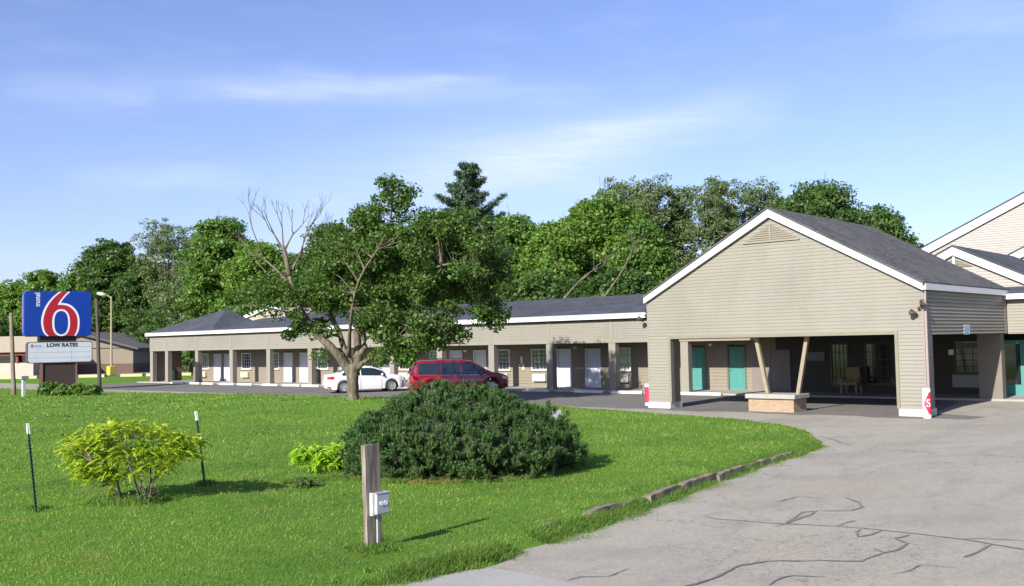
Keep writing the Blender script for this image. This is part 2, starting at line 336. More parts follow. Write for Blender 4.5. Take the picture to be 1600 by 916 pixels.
def lawn_h(P):
    P = np.asarray(P, float); wob = .06 * np.sin(P[:, 0] * 2.3 + 1.3 * np.sin(P[:, 1] * 1.7)) + .04 * np.sin(P[:, 1] * 5.1 + P[:, 0] * 3)
    s = lawn_sdf(P) + wob; t = np.clip((s + .25) / .5, 0, 1); t = t * t * (3 - 2 * t)
    mnd = .27 * np.exp(-.5 * (((P[:, 0] + 33.4) / 5.5) ** 2 + ((P[:, 1] - 27.6) / 2.0) ** 2))
    return -.06 + .15 * t + mnd * t + .02 * np.sin(P[:, 0] * .5) * np.sin(P[:, 1] * .4) * np.clip(s, 0, 1)
def grid(xs, ys, m, name):
    X, Y = np.meshgrid(xs, ys, indexing='ij'); P = np.stack([X.ravel(), Y.ravel()], 1); Z = lawn_h(P)
    V = np.column_stack([P, Z]); nx, ny = len(xs), len(ys); I = np.arange(nx * ny).reshape(nx, ny)
    Fc = np.stack([I[:-1, :-1], I[1:, :-1], I[1:, 1:], I[:-1, 1:]], -1).reshape(-1, 4); keep = (Z[Fc] > -.059).any(1)
    return npmesh(name, V, Fc[keep], m, smooth=True)
GR = grassmat('lawn_green', (.110, .215, .025), (.08, .165, .022), (.19, .235, .045))
g0 = MB().quad((-900, -300, -.08), (900, -300, -.08), (900, 1300, -.08), (-900, 1300, -.08)); structure(g0.build('ground', GR))
PV = pavement('pale_asphalt', (0.378, 0.348, 0.282), (0.200, 0.186, 0.158), (0.400, 0.328, 0.224))
PD = pavement('dark_asphalt', (0.186, 0.175, 0.156), (0.106, 0.103, 0.099), (0.236, 0.205, 0.160), cracks=.4)
structure(MB().quad((-170, -40, 0), (60, -40, 0), (60, 36.8, 0), (-170, 36.8, 0)).quad((-77, 36.8, 0), (60, 36.8, 0), (60, 44.09, 0), (-77, 44.09, 0)).build('driveway', PV))
ed = [(-76.8, 32.1)] + [(x, 31.75 + .25 * math.sin(x * .7) + .15 * math.sin(x * 2.1)) for x in np.arange(-70, -22, .7)] + [(x, 31.9 + .25 * math.sin(x * 1.7) + .1 * math.sin(x * 5.1)) for x in np.arange(-22, -9.6, .35)]
ed = [(x, max(y, 33.3) if x < -30 else y + max(0, min(1, (-x - 24) / 6)) * 1.1) for x, y in ed]
structure(MB().quad(*[(x, y, .004) for x, y in ed], (-9.6, 33.3, .004), (-11.5, 34.2, .004), (-12.5, 40, .004), (-14, 41.2, .004), (-76.8, 41.2, .004)).build('parking_lot', PD))
structure(grid(np.arange(-48, -7, .22), np.arange(2, 34, .22), GR, 'lawn'))
structure(grid(np.r_[-170:-47.9:1.0], np.arange(-8, 33.6, .5), GR, 'lawn'))
structure(grid(np.arange(-48, -6, .5), np.arange(-9, 2.4, .4), GR, 'lawn'))
# apron of the street at the driveway mouth
structure(MB().quad(*[(gp(*p).x, gp(*p).y, .004) for p in ((560, 925), (585, 916), (690, 898), (765, 888), (800, 893), (844, 902), (911, 916), (1040, 960), (1000, 1100), (500, 1000))]).build('street_apron', mat('concrete_apron', (0.344, 0.332, 0.300), .9, var=.4, scale=1.5, fine=.4, bump=.3, col2=(0.224, 0.216, 0.200))))
# crack sealant lines poured on the driveway
CR = [[(1100, 806), (1120, 811.5), (1160, 814), (1208, 818), (1260, 820), (1306, 823), (1350, 826), (1407, 832), (1460, 838), (1517, 845), (1555, 852), (1610, 861)], [(1490, 843), (1530, 842), (1605, 845)],
      [(1209, 823), (1229, 818.7), (1242, 810), (1255, 801), (1277, 798.7), (1264, 806), (1242, 813), (1226, 820)], [(1280, 798.7), (1329, 798.7), (1348, 793), (1342, 786), (1319, 777)],
      [(1306, 823), (1322, 817), (1337, 814)], [(1377, 830), (1361, 836), (1342, 839.7), (1339, 832), (1346, 828)], [(1423, 836.5), (1398, 842), (1418, 849.4), (1403, 860), (1381, 864.6), (1364, 857)],
      [(1381, 864.6), (1345, 877.5), (1280, 877), (1200, 877.5), (1155, 885), (1127, 899), (1096, 911), (1060, 920)], [(1552, 851), (1523, 865.6), (1505, 872)], [(1200, 916), (1219, 904), (1239, 900.5), (1287, 902.7)],
      [(882, 909), (907, 902.5), (949, 902), (984, 889)], [(1394, 704), (1430, 706), (1468, 708)], [(1516, 710.5), (1560, 713), (1610, 717)], [(1280, 682), (1300, 687), (1330, 697)], [(1210, 786), (1250, 776), (1290, 780)], [(1020, 800), (1000, 806), (980, 812)], [(1390, 899), (1420, 893), (1440, 884), (1500, 889)]]
mb = MB()
for ci, pl in enumerate(CR):
    P = [gp(*p) for p in pl]; w = (.022, .013)[ci in (1, 10, 11, 12, 13, 14, 15, 16)]; Q = []
    for a, b in zip(P[:-1], P[1:]):
        n = max(2, int((b - a).length / .12))
        for k in range(n): Q.append(a.lerp(b, k / n) + Vector((random.uniform(-1, 1), random.uniform(-1, 1), 0)) * .012)
    Q.append(P[-1]); vs = []
    for i, p in enumerate(Q):
        d = (Q[min(i + 1, len(Q) - 1)] - Q[max(i - 1, 0)]); d.z = 0; d.normalize(); nrm = Vector((-d.y, d.x, 0)) * w * random.uniform(.45, 1.3) * (1 if 0 < i < len(Q) - 1 else .2)
        z = .004 + .0007 * ci + .00015 * (i % 60)
        vs += [(p.x + nrm.x, p.y + nrm.y, z), (p.x - nrm.x, p.y - nrm.y, z)]
    mb.add(vs, [(2 * i, 2 * i + 1, 2 * i + 3, 2 * i + 2) for i in range(len(Q) - 1)])
structure(mb.build('crack_sealant', mat('tar', (.12, .115, .11), .85, var=.9, scale=3, col2=(.22, .21, .19))))
# weathered kerb along the lawn
KM = mat('old_kerb', (.27, .215, .15), .9, var=.9, scale=4, bump=1, col2=(.12, .10, .07), fine=.7)
mb = MB()
for (a, b, hh) in (((846, 826), (872, 817), .15), ((917, 808), (965, 793), .19), ((967, 793), (1000, 781), .15), ((1010, 782), (1060, 764), .18), ((1062, 763), (1118, 744), .18), ((1119, 746), (1160, 731), .16), ((1165, 729), (1200, 718), .13), ((1203, 717), (1240, 706), .12)):
    A = gp(*a, .08); B = gp(*b, .08); d = (B - A); d.z = 0; L_ = d.length; d.normalize(); n = Vector((-d.y, d.x, 0)); k = max(3, int(L_ / .16))
    ring = []
    for i in range(k + 1):
        c = A.lerp(B, i / k); h2 = hh - .015 + random.uniform(-.015, .012) - (.03 if i in (0, k) else 0); o1 = .085 + random.uniform(-.012, .012)
        ring.append([c - n * o1, c - n * (o1 - .02), c + n * (o1 - .02), c + n * o1]); z = [-.05, h2, h2 - .005, -.05]
        ring[-1] = [(q.x, q.y, zz) for q, zz in zip(ring[-1], z)]
    vs = [v for r in ring for v in r]; fs = [(0, 1, 2, 3), tuple(range(4 * k, 4 * k + 4))[::-1]]
    for i in range(k):
        for j in range(3): fs.append((4 * i + j, 4 * i + 4 + j, 4 * i + 5 + j, 4 * i + 1 + j))
    mb.add(vs, fs)
structure(mb.build('kerb', KM))
# ------------------------------------------------------------ siding
def siding(mb, axis, c, out, z0, z1, lo, hi, step=.125, lip=.021, holes=()):
    """lap boards in plane axis ('x' runs along x at y=c); out = sign of outward normal; lo/hi functions of z"""
    n = max(1, round((z1 - z0) / step)); st = (z1 - z0) / n
    for i in range(n):
        a, b = z0 + i * st, z0 + (i + 1) * st; mid = (a + b) / 2
        l0, l1, h0, h1 = lo(a), lo(b), hi(a), hi(b)
        if h1 - l1 < .02 and h0 - l0 < .04: continue
        segs = [(l0, l1, h0, h1)]
        for (x0, x1, za, zb) in holes:
            if za - .02 < mid < zb + .02:
                new = []
                for (p0, p1, q0, q1) in segs:
                    if x1 <= min(p0, p1) or x0 >= max(q0, q1): new.append((p0, p1, q0, q1)); continue
                    if x0 > p0: new.append((p0, p1, x0, x0))
                    if x1 < q0: new.append((x1, x1, q0, q1))
                segs = new
        for (p0, p1, q0, q1) in segs:
            co = c + out * lip
            if axis == 'x': v = [(p0, c, a), (q0, c, a), (p0, co, a), (q0, co, a), (p1, c + out * .002, b), (q1, c + out * .002, b)]
            else: v = [(c, p0, a), (c, q0, a), (co, p0, a), (co, q0, a), (c + out * .002, p1, b), (c + out * .002, q1, b)]
            mb.add(v, [(0, 1, 3, 2), (2, 3, 5, 4)])
    return mb
K = lambda v: (lambda z: v)
# ------------------------------------------------------------ motel wing
YP, YW = 41.7, 44.1; ZS = .08
wing = thing('motel_wing', 'long single storey tan motel wing with covered walk, white doors and low grey roof', 'motel', (-48, 43, 0))
def wx(px, py=590, Y=YW): return onY(px, py, Y).x
WL = wx(302); WR = -22.0
wins = [(313, 327, 'c'), (378, 393, 'd'), (424, 436, 'd'), (497, 513, 'c'), (624, 645, 'd'), (672, 694, 'c'), (775, 797, 'd'), (832, 856, 'h'), (964, 985, 'c')]
doors = [(335, 346), (352, 362), (445, 457), (471, 481), (533, 546), (599, 614), (705, 722), (741, 760), (872, 892), (917, 938)]
tdoors = [(1079, 1102), (1141, 1163)]
ZW0, ZW1 = 1.02, 2.19
holes = []; wpos = []; dpos = []
for a, b, k in wins:
    x0, x1 = wx(a), wx(b); c = (x0 + x1) / 2; w = max(.95, min(1.15, x1 - x0)); wpos.append((c, w, k)); holes.append((c - w / 2, c + w / 2, ZW0, ZW1))
for i, (a, b) in enumerate(doors + tdoors):
    x0, x1 = wx(a), wx(b); c = (x0 + x1) / 2; dpos.append((c, i >= len(doors))); holes.append((c - .46, c + .46, ZS, ZS + 2.14))
mb = siding(MB(), 'x', YW, -1, ZS, 2.62, K(WL), K(WR), .165, .028, holes); mb.build('wall', WALL(), wing)
mb = MB()   # solid core behind the boards, end wall and back
mb.box(WL + .02, WR, YW + .6, 53.5, 0, 3.6).box(WL, WL + .12, YW + .02, YW + .6, 0, 3.6)
mb.build('wall_core', mat('wall_shell', (.36, .31, .23), .8, var=.2, scale=1), wing)
siding(MB(), 'y', WL, -1, ZS, 3.6, K(YW), K(53.5), .165).build('end_wall', WALL(), wing)
structure(MB().box(-76.2, -8.6, 41.2, 44.09, -.05, ZS).box(-76.2, WL - .03, 44.09, 47.0, -.05, ZS).build('walkway', CONC(), bevel=.01))
# door and window prototypes
def door_proto(parent, x, teal):
    at = (x, YW, ZS); m = TEAL() if teal else DOORW(); fr = mat('teal_frame', (.09, .10, .08), .6) if teal else WHITE()
    f = MB().box(-.52, -.43, -.035, .10, 0, 2.13).box(.43, .52, -.035, .10, 0, 2.13).box(-.43, .43, -.035, .10, 2.05, 2.13)
    d = MB().box(-.43, .43, .03, .075, .02, 2.05)
    for (x0, x1, z0, z1) in ((-.33, -.05, 1.15, 1.9), (.05, .33, 1.15, 1.9), (-.33, -.05, .2, .95), (.05, .33, .2, .95)):
        d.box(x0, x1, .018, .031, z0, z1)
    o = d.build('door', m, parent, at, local=True)
    f.build('door_frame', fr, o, at, local=True); MB().tube([(-.36, .03, .98), (-.36, -.03, .98), (-.28, -.035, .98)], .014).build('handle', STEEL(), o, at, local=True)
    MB().box(-.52, .52, -.06, .1, -.005, .02).build('threshold', STEEL(), o, at, local=True)
    return o
protoW = door_proto(wing, dpos[0][0], False); protoT = None
for x, t in dpos[1:]:
    if t:
        if protoT is None: protoT = door_proto(wing, x, True); protoT['label'] = 'teal door under the canopy side'
        else: copy_tree(protoT, wing, (x, YW, ZS))
    else: copy_tree(protoW, wing, (x, YW, ZS))
def window(parent, x, w, z0, z1, kind, y=YW, fm=None):
    at = (x, y, z0); h = z1 - z0; a = w / 2
    f = MB().box(-a - .04, -a + .04, -.05, .09, -.02, h + .04).box(a - .04, a + .04, -.05, .09, -.02, h + .04).box(-a + .04, a - .04, -.05, .09, h - .04, h + .04).box(-a + .04, a - .04, -.05, .09, -.02, .05)
    nv, nh = 3, 5
    for i in range(1, nv + 1): xx = -a + w * i / (nv + 1); f.box(xx - .011, xx + .011, -.012, .008, .05, h - .04)
    for i in range(1, nh): zz = h * i / nh; f.box(-a + .04, a - .04, -.014, .006, zz - .011, zz + .011)
    o = f.build('window', fm or WHITE(), parent, at, local=True)
    if kind in 'ch':
        x0 = -a + .04 + (.32 * w if kind == 'h' else 0); c = MB(); n = 26; vs = []
        for i in range(n + 1):
            xx = x0 + (a - .04 - x0) * i / n; yy = .07 + .022 * math.sin(i * 1.9); vs += [(xx, yy, .05), (xx, yy, h - .04)]
        c.add(vs, [(2 * i, 2 * i + 2, 2 * i + 3, 2 * i + 1) for i in range(n)]); c.build('curtain', CURT(), o, at, local=True, smooth=True)
        MB().box(-a + .04, a - .04, .012, .018, .05, h - .04).build('pane', clearglass(), o, at, local=True)
    else: MB().box(-a + .04, a - .04, .012, .02, .05, h - .04).build('pane', GLASS(), o, at, local=True)
    MB().box(-a - .02, a + .02, .2, .22, -.05, h + .05).build('room_dark_sheet', DARKIN(), o, at, local=True)  # dark sheet standing in for the unlit room behind the window
    MB().box(-a - .08, a + .08, -.09, .0, -.07, -.022).build('sill', fm or mat('sill_timber', (.34, .25, .165), .8, var=.4, scale=5), o, at, local=True)
    return o
def clearglass():
    if 'clear_glass' in MATS: return MATS['clear_glass']
    m = bpy.data.materials.new('clear_glass'); m.use_nodes = True; MATS['clear_glass'] = m; nt = m.node_tree; N = nt.nodes
    t = N.new('ShaderNodeBsdfTransparent'); g = N.new('ShaderNodeBsdfGlossy'); g.inputs['Roughness'].default_value = .03; x = N.new('ShaderNodeMixShader'); x.inputs[0].default_value = .12
    t.inputs[0].default_value = (.8, .86, .84, 1)
    nt.links.new(t.outputs[0], x.inputs[1]); nt.links.new(g.outputs[0], x.inputs[2]); nt.links.new(x.outputs[0], N['Material Output'].inputs[0]); return m
for x, w, k in wpos: window(wing, x, w, ZW0, ZW1, k)
# air conditioners below the windows
for (px0, px1, yel) in ((313, 325, 1), (379, 391, 1), (625, 640, 0), (674, 690, 0), (778, 795, 0), (834, 856, 0), (965, 981, 0)):
    c = (wx(px0) + wx(px1)) / 2; at = (c, YW, .40)
    o = MB().box(-.46, .46, -.22, .1, 0, .40).build('air_conditioner', mat('yellowed_paint', (.62, .55, .34), .6, var=.3, scale=4) if yel else AC(), wing, at, local=True, bevel=.01)
    g_ = MB()
    for i in range(12): g_.box(-.41, .41, -.232, -.221, .04 + i * .028, .052 + i * .028)
    g_.build('grille', mat('grille_grey', (.40, .40, .37), .6), o, at, local=True)
# porch lights
for px, py in ((729, 548), (901, 543), (1112, 538)):
    p = onY(px, py, YW); at = (p.x, YW - .02, p.z)
    o = MB().lathe([(.0, -.02), (.09, -.02), (.09, .03), (.0, .03)], (0, 0, .02), 14, 'y').build('porch_light', STEEL(), wing, at, local=True)
    MB().lathe([(.001, -.22), (.06, -.20), (.085, -.13), (.08, -.02)], (0, 0, 0), 14, 'y').build('glass_globe', mat('milk_glass', (.75, .74, .68), .2), o, at, local=True, smooth=True)
# notice plaques and meter between the windows
p = onY(817, 570, YW); at = (p.x, YW, 1.05)
MB().box(-.14, .02, -.05, -.005, .35, .75).box(-.02, .16, -.07, -.006, .0, .32).box(-.24, -.16, -.04, -.007, .1, .3).build('wall_box', mat('red_white_box', (.55, .40, .36), .6, var=.8, scale=9, col2=(.8, .78, .75)), wing, at, local=True)
# columns, fascia, soffit, gutter
cols = [wx(x, 590, YP) for x in (236.5, 260, 307, 361, 419, 484)] + [-50.4] + [wx(x, 590, YP) for x in (612, 687, 768, 859, 957, 1070)]
for i, x in enumerate(cols):
    w = .21
    c = MB().box(x - w, x + w, YP + .01, YP + .36, ZS, 2.5); c.box(x - w - .015, x + w + .015, YP - .005, YP + .375, ZS, ZS + .14)
    c.build('column', TRIM(), wing, (x, YP + .2, 0))
FL, FR = cols[0] - .22, -21.57
mb = siding(MB(), 'x', YP, -1, 2.60, 3.66, K(FL), K(FR), .118, .026); mb.build('fascia', SIDE(), wing)
mb = MB().box(FL, FR, YP - .02, YP + .34, 2.50, 2.60)
for x in cols[1:]: mb.box(x - .10, x + .10, YP - .03, YP + .004, 2.602, 3.66)
mb.build('fascia_trim', TRIM(), wing)
MB().box(FL, FR, YP + .01, YP + .12, 2.6, 3.7).box(FL, FL + .1, YP + .12, 49, 2.5, 3.7).build('fascia_core', mat('wall_shell', (.36, .31, .23)), wing)
siding(MB(), 'y', FL, -1, 2.5, 3.66, K(YP), K(49), .118).build('end_fascia', SIDE(), wing)
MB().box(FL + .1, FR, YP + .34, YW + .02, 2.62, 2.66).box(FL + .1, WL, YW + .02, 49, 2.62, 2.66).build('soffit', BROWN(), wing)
g_ = MB().box(FL - .25, FR, YP - .30, YP - .20, 3.70, 3.96).box(FL - .30, FL - .20, YP - .19, 49, 3.70, 3.96)
g_.build('eave_board', WHITE(), wing, bevel=.01)
MB().box(FL - .2, FR, YP - .2, YP + .1, 3.66, 3.69).build('eave_soffit', BROWN(), wing)
for px in (249,):   # end screen wall of the open breezeway
    MB().box(FL + .04, FL + .2, YP + .37, YW + .3, ZS, 2.5).build('screen_wall', WALL(), wing)
# roofs
ey = YP - .33; ez = 3.93; rY, rZ = 48.0, 5.22
RS = shingle()
MB().prism([(-66.5, ey, ez), (-66.5, rY, rZ), (-66.5, 54.5, ez)], (45.0, 0, 0)).build('roof', RS, wing)
x0, x1 = FL - .32, -66.3; xm = (x0 + x1) / 2; ya = 45.9; za = 5.75
MB().add([(x0, ey, ez), (x1 + .6, ey, ez), (xm, ya, za), (xm, 56, za), (x0, 56, ez), (x1 + .6, 56, ez)], [(0, 1, 2), (0, 2, 3, 4), (1, 5, 3, 2), (0, 4, 5, 1), (4, 3, 5)]).build('roof', RS, wing)
# back gable peeping over the ridge
pk = onY(422, 480, GBY := 46.6); l_ = onY(380, 495, GBY); r_ = onY(458, 491, GBY)
dz = .35; bz = 4.6; hwid = (r_.x - l_.x) / 2 + .5; sl_ = (pk.z - (l_.z + r_.z) / 2) / ((r_.x - l_.x) / 2)
mb = MB().prism([(pk.x - hwid, GBY, pk.z - hwid * sl_), (pk.x, GBY, pk.z), (pk.x + hwid, GBY, pk.z - hwid * sl_), (pk.x + hwid, GBY, 3.6), (pk.x - hwid, GBY, 3.6)], (0, 7, 0)); mb.build('back_gable', mat('wall_shell', (.36, .31, .23)), wing)
mb = MB()
for s in (-1, 1): mb.prism([(pk.x, GBY - .15, pk.z + .12), (pk.x, GBY - .15, pk.z - .16), (pk.x + s * (hwid + .2), GBY - .15, pk.z - .16 - (hwid + .2) * sl_), (pk.x + s * (hwid + .2), GBY - .15, pk.z + .12 - (hwid + .2) * sl_)][::s], (0, .12, 0))
mb.build('gable_rake', WHITE(), wing)
for i in (3,):   # flat vent on the roof
    pass
# wheel stops along the walk
first = None
stops = [(224, 244), (248, 272), (276, 298), (306, 330), (336, 362), (382, 402), (414, 442), (446, 474), (492, 520), (794, 812), (815, 857), (905, 940), (960, 1008), (1048, 1090), (1096, 1122)]
for i, (a, b) in enumerate(stops):
    xa, xb = gp(a, 602 + (a - 224) * .0172).x, gp(b, 602 + (b - 224) * .0172).x; c = max(-76, (xa + xb) / 2); L_ = min(2.0, max(1.2, (xb - xa)))
    if first is None:
        o = MB().prism([(-.9, -.10, 0), (-.9, .10, 0), (-.9, .07, .14), (-.9, -.07, .14)], (1.8, 0, 0)).build('wheel_stop', CONCW(), None, (c, 40.75, .006), local=True, bevel=.015); first = o
    else: o = copy_part(first, None, (c, 40.75, .006))
    o.rotation_euler.z = random.uniform(-.03, .03)
    pos = ['leftmost of all, before the end column', 'second from the left end, before the open breezeway', 'third from the left, before the green bin', 'before the leftmost window', 'before the pair of doors nearest the left end',
           'before the window with the yellow air conditioner, second from left', 'before the dark window left of the tree', 'before the door left of the tree', 'just behind the white sedan',
           'just right of the red minivan', 'before the curtained window right of the minivan', 'before the rightmost white door', 'beside the left pier of the entrance canopy', 'seen through the canopy, before the first teal door', 'seen through the canopy, before the second teal door'][i]
    tag(o, 'white concrete wheel stop, ' + pos, 'wheel stop', 'white wheel stops along the walkway')
# ------------------------------------------------------------ entrance canopy
GX0, GX1, GY, ZE, ZR, XR = -21.55, -11.18, 32.6, 4.12, 6.93, -16.32
OX0, OX1, OZ = -20.55, -12.10, 2.62; GB = 41.7
can = thing('entrance_canopy', 'gabled drive-through canopy clad in tan lap siding, open at the bottom, with grey shingle roof', 'canopy', ((GX0 + GX1) / 2, 37, 0))
sL = (ZR - ZE) / (XR - GX0); sR = (ZR - ZE) / (GX1 - XR)
lo = lambda z: GX0 + .0 if z < ZE else GX0 + (z - ZE) / sL
hi = lambda z: GX1 if z < ZE else GX1 - (z - ZE) / sR
vz0, vz1 = 6.05, 6.6
mb = siding(MB(), 'x', GY, -1, OZ + .12, ZR, lo, hi, .121, .016)
mb.build('gable_wall', SIDE(), can)
MB().prism([(GX0, GY + .003, OZ), (GX1, GY + .003, OZ), (GX1, GY + .003, ZE), (XR, GY + .003, ZR), (GX0, GY + .003, ZE)], (0, .14, 0)).build('gable_core', mat('wall_shell', (.36, .31, .23)), can)
MB().box(OX0 - .10, OX1 + .10, GY - .03, GY + .20, OZ, OZ + .12).box(OX0 - .10, OX0, GY - .03, GY + .2, .24, OZ).box(OX1, OX1 + .10, GY - .03, GY + .2, .24, OZ).build('opening_trim', mat('olive_trim', (.20, .18, .125), .6, var=.2, scale=3), can)
def pier(x0, x1, y0, y1, px):
    z1 = OZ + .11
    mb = siding(MB(), 'x', y0, -1, .24, z1, K(x0 + .0), K(x1), .121); siding(mb, 'y', x1, 1, .24, z1, K(y0), K(y1), .121); siding(mb, 'y', x0, -1, .24, z1, K(y0), K(y1), .121); siding(mb, 'x', y1, 1, .24, z1, K(x0), K(x1), .121)
    mb.box(x0 + .004, x1 - .004, y0 + .004, y1 - .004, .2, OZ)
    o = mb.build('pier', SIDE(), can, ((x0 + x1) / 2, (y0 + y1) / 2, 0))
    MB().box(x0 - .05, x1 + .05, y0 - .06, y1 + .05, 0, .235).build('footing', CONCW(), o, bevel=.015)
pier(GX0, OX0 - .105, GY, GY + .75, 0); pier(OX1 + .105, GX1, GY, GY + .75, 0)
for q_ in ((GX1 + .001, GX1 + .03, GY - .02, GY + .12, .24, ZE), (GX0 - .03, GX0 - .001, GY - .02, GY + .12, .24, ZE), (GX1 + .018, GX1 + .035, GB - .3, GB, OZ - .05, ZE)): MB().box(*q_).build('corner_trim', mat('mauve_trim', (.27, .22, .20), .6, var=.2, scale=3), can)
MB().box(GX1 + .03, GX1 + .10, GY + .03, GY + .10, .3, ZE - .1).build('downspout', mat('mauve_trim', (.36, .29, .25)), can)
siding(MB(), 'y', GX1, 1, OZ - .02, ZE, K(GY + .12), K(GB - .3), .121, .04).build('side_fascia', SIDE(), can); siding(MB(), 'y', GX0, -1, OZ - .02, ZE, K(GY), K(GB), .121).build('side_fascia', SIDE(), can)
MB().box(GX1 - .14, GX1 - .003, GY + .15, GB, OZ - .03, ZE).box(GX0 + .003, GX0 + .14, GY + .15, GB, OZ - .03, ZE).build('side_beam', mat('olive_trim', (.20, .18, .125)), can)
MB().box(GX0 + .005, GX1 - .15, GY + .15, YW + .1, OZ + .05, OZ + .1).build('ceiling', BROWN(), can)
MB().box(GX1 - .95, GX1 - .1, GB - .45, GB + .0, 0, OZ).build('rear_pier', mat('dark_siding', (.17, .15, .12), .8, var=.2, scale=2), can)
# rakes and roof
ov = .07; th = .10
mb = MB()
for (xe, s, sl2) in ((GX0, -1, sL), (GX1, 1, sR)):
    xx = xe + s * ov; ze = ZE - ov * sl2
    mb.prism([(XR, GY - .16, ZR + .20), (XR, GY - .16, ZR - .10), (xx, GY - .16, ze - .08), (xx, GY - .16, ze + .16)][::s], (0, .10, 0))
mb.build('rake_board', WHITE(), can)
mb = MB()
for (xe, s, sl2) in ((GX0, -1, sL), (GX1, 1, sR)):
    xx = xe + s * (ov + .05); ze = ZE - (ov + .05) * sl2
    mb.prism([(XR, GY - .20, ZR + .26), (XR, GY - .20, ZR + .19), (xx, GY - .20, ze + .15), (xx, GY - .20, ze + .22)][::s], (0, GB + .2 - GY + .20, 0))
mb.build('roof', shingle('brown_shingles', (0.078, 0.076, 0.076), .068), can)
for s, xe, sl2 in ((1, GX1, sR), (-1, GX0, sL)):
    xx = xe + s * ov; ze = ZE - ov * sl2; MB().box(min(xx, xx + s * .07), max(xx, xx + s * .07), GY - .05, GB, ze - .06, ze + .14).build('gutter', WHITE(), can)
MB().prism([(GX0 + .3, GB - .05, ZE), (XR, GB - .05, ZR + .1), (GX1 - .3, GB - .05, ZE)], (0, .1, 0)).build('rear_gable', SIDE(), can)
# triangular louvre vent
mb = MB(); za_, zb_ = 6.02, 6.50; vt = lambda z: (zb_ + .06 - z) / sL
for i in range(6):
    z = za_ + .03 + i * .075; h_ = vt(z + .03)
    if h_ > .05: mb.prism([(XR - h_, GY - .05, z), (XR + h_, GY - .05, z), (XR + h_, GY - .018, z + .05), (XR - h_, GY - .018, z + .05)], (0, .012, .008))
vent = MB().prism([(XR - vt(za_) - .02, GY - .028, za_), (XR + vt(za_) + .02, GY - .028, za_), (XR, GY - .028, zb_ + .10)], (0, .008, 0)).build('gable_vent', mat('vent_shadow', (.18, .15, .10), .9), can)
mb.build('louvre', SIDE(), vent)
MB().box(XR - .03, XR + .03, GY - .062, GY - .03, za_, zb_ + .04).box(XR - vt(za_) - .08, XR + vt(za_) + .08, GY - .06, GY - .03, za_ - .06, za_).build('vent_frame', TRIM(), vent)
# small blue notice on the side fascia
pb = np.array([0, 0, H]) + ray(1511, 515) * ((GX1 + .04) / ray(1511, 515)[0])
sg = thing('clearance_sign', 'small pale blue square notice fixed low on the canopy side fascia', 'sign', (GX1 + .03, pb[1], pb[2]))
MB().box(GX1 + .022, GX1 + .035, pb[1] - .33, pb[1] + .33, pb[2] - .17, pb[2] + .17).build('board', mat('pale_blue', (.42, .62, .72), .5), sg)
mb = MB()
for i in range(4): mb.box(GX1 + .036, GX1 + .038, pb[1] - .22, pb[1] + .22, pb[2] - .10 + i * .06, pb[2] - .08 + i * .06)
mb.build('lines', mat('blue_ink', (.12, .25, .4), .5), sg)
# flood lights on the walls
def floodlight(px, py, y, name_label, m, k=1.0):
    p = onY(px, py, y); t = thing('wall_floodlight', name_label, 'floodlight', p, 'floodlights fixed to the walls')
    MB().lathe([(.0, -.03), (.07, -.03), (.07, .03), (0, .03)], (0, 0, 0), 12, 'y').tube([(0, -.03, 0), (0, -.10, -.02)], .02).build('bracket', m, t, p, local=True)
    for s in (-1, 1):
        h = Matrix.Rotation(s * .5, 4, 'Z') @ Matrix.Rotation(-.4, 4, 'X'); l = MB().lathe([(.0, .06), (.045, .05), (.05, -.02), (.08, -.14), (.07, -.14), (.0, -.08)], (0, 0, 0), 12, 'y')
        l.v = [tuple(h @ Vector(v) * k + Vector((s * .09 * k, -.12, (.10 if s > 0 else -.14) * k))) for v in l.v]; l.build('lamp_head', m, t, p, local=True, smooth=True)
floodlight(1437, 482, GY - .02, 'twin-head rusty bronze floodlight high on the right corner of the canopy gable', mat('bronze', (.09, .06, .045), .5, metal=.4), 1.25)
floodlight(1009, 493, YP - .35, 'dark twin-head floodlight at the wing eave beside the canopy corner', mat('dark_bronze', (.03, .03, .035), .5), 1.6)
# planter with slanting timbers
pl = thing('brick_planter', 'low tan brick planter with concrete cap and two slanting timber props', 'planter', (-16.3, 33.1, 0))
px0, px1, py0, py1 = -17.33, -15.62, 32.5, 33.5
MB().box(px0, px1, py0, py1, 0, .46).build('brick_base', bricks('tan_brick', (.36, .255, .155), (.29, .20, .12), (.25, .22, .18), 4.2), pl)
MB().box(px0 - .09, px1 + .09, py0 - .09, py1 + .09, .462, .62).build('cap', mat('cap_concrete', (.32, .30, .265), .85, var=.4, scale=4, bump=.3), pl, bevel=.02)
for xa, xb in ((-17.22, -16.82), (-15.26, -15.67)):
    mb = MB(); w = .065; mb.add([(xb - w, 32.93, .62), (xb + w, 32.93, .62), (xb + w, 33.07, .62), (xb - w, 33.07, .62), (xa - w, 32.93, OZ + .04), (xa + w, 32.93, OZ + .04), (xa + w, 33.07, OZ + .04), (xa - w, 33.07, OZ + .04)], [(0, 3, 2, 1), (4, 5, 6, 7), (0, 1, 5, 4), (1, 2, 6, 5), (2, 3, 7, 6), (3, 0, 4, 7)])
    mb.build('timber_prop', mat('prop_paint', (.25, .205, .135), .6, var=.3, scale=5), pl)
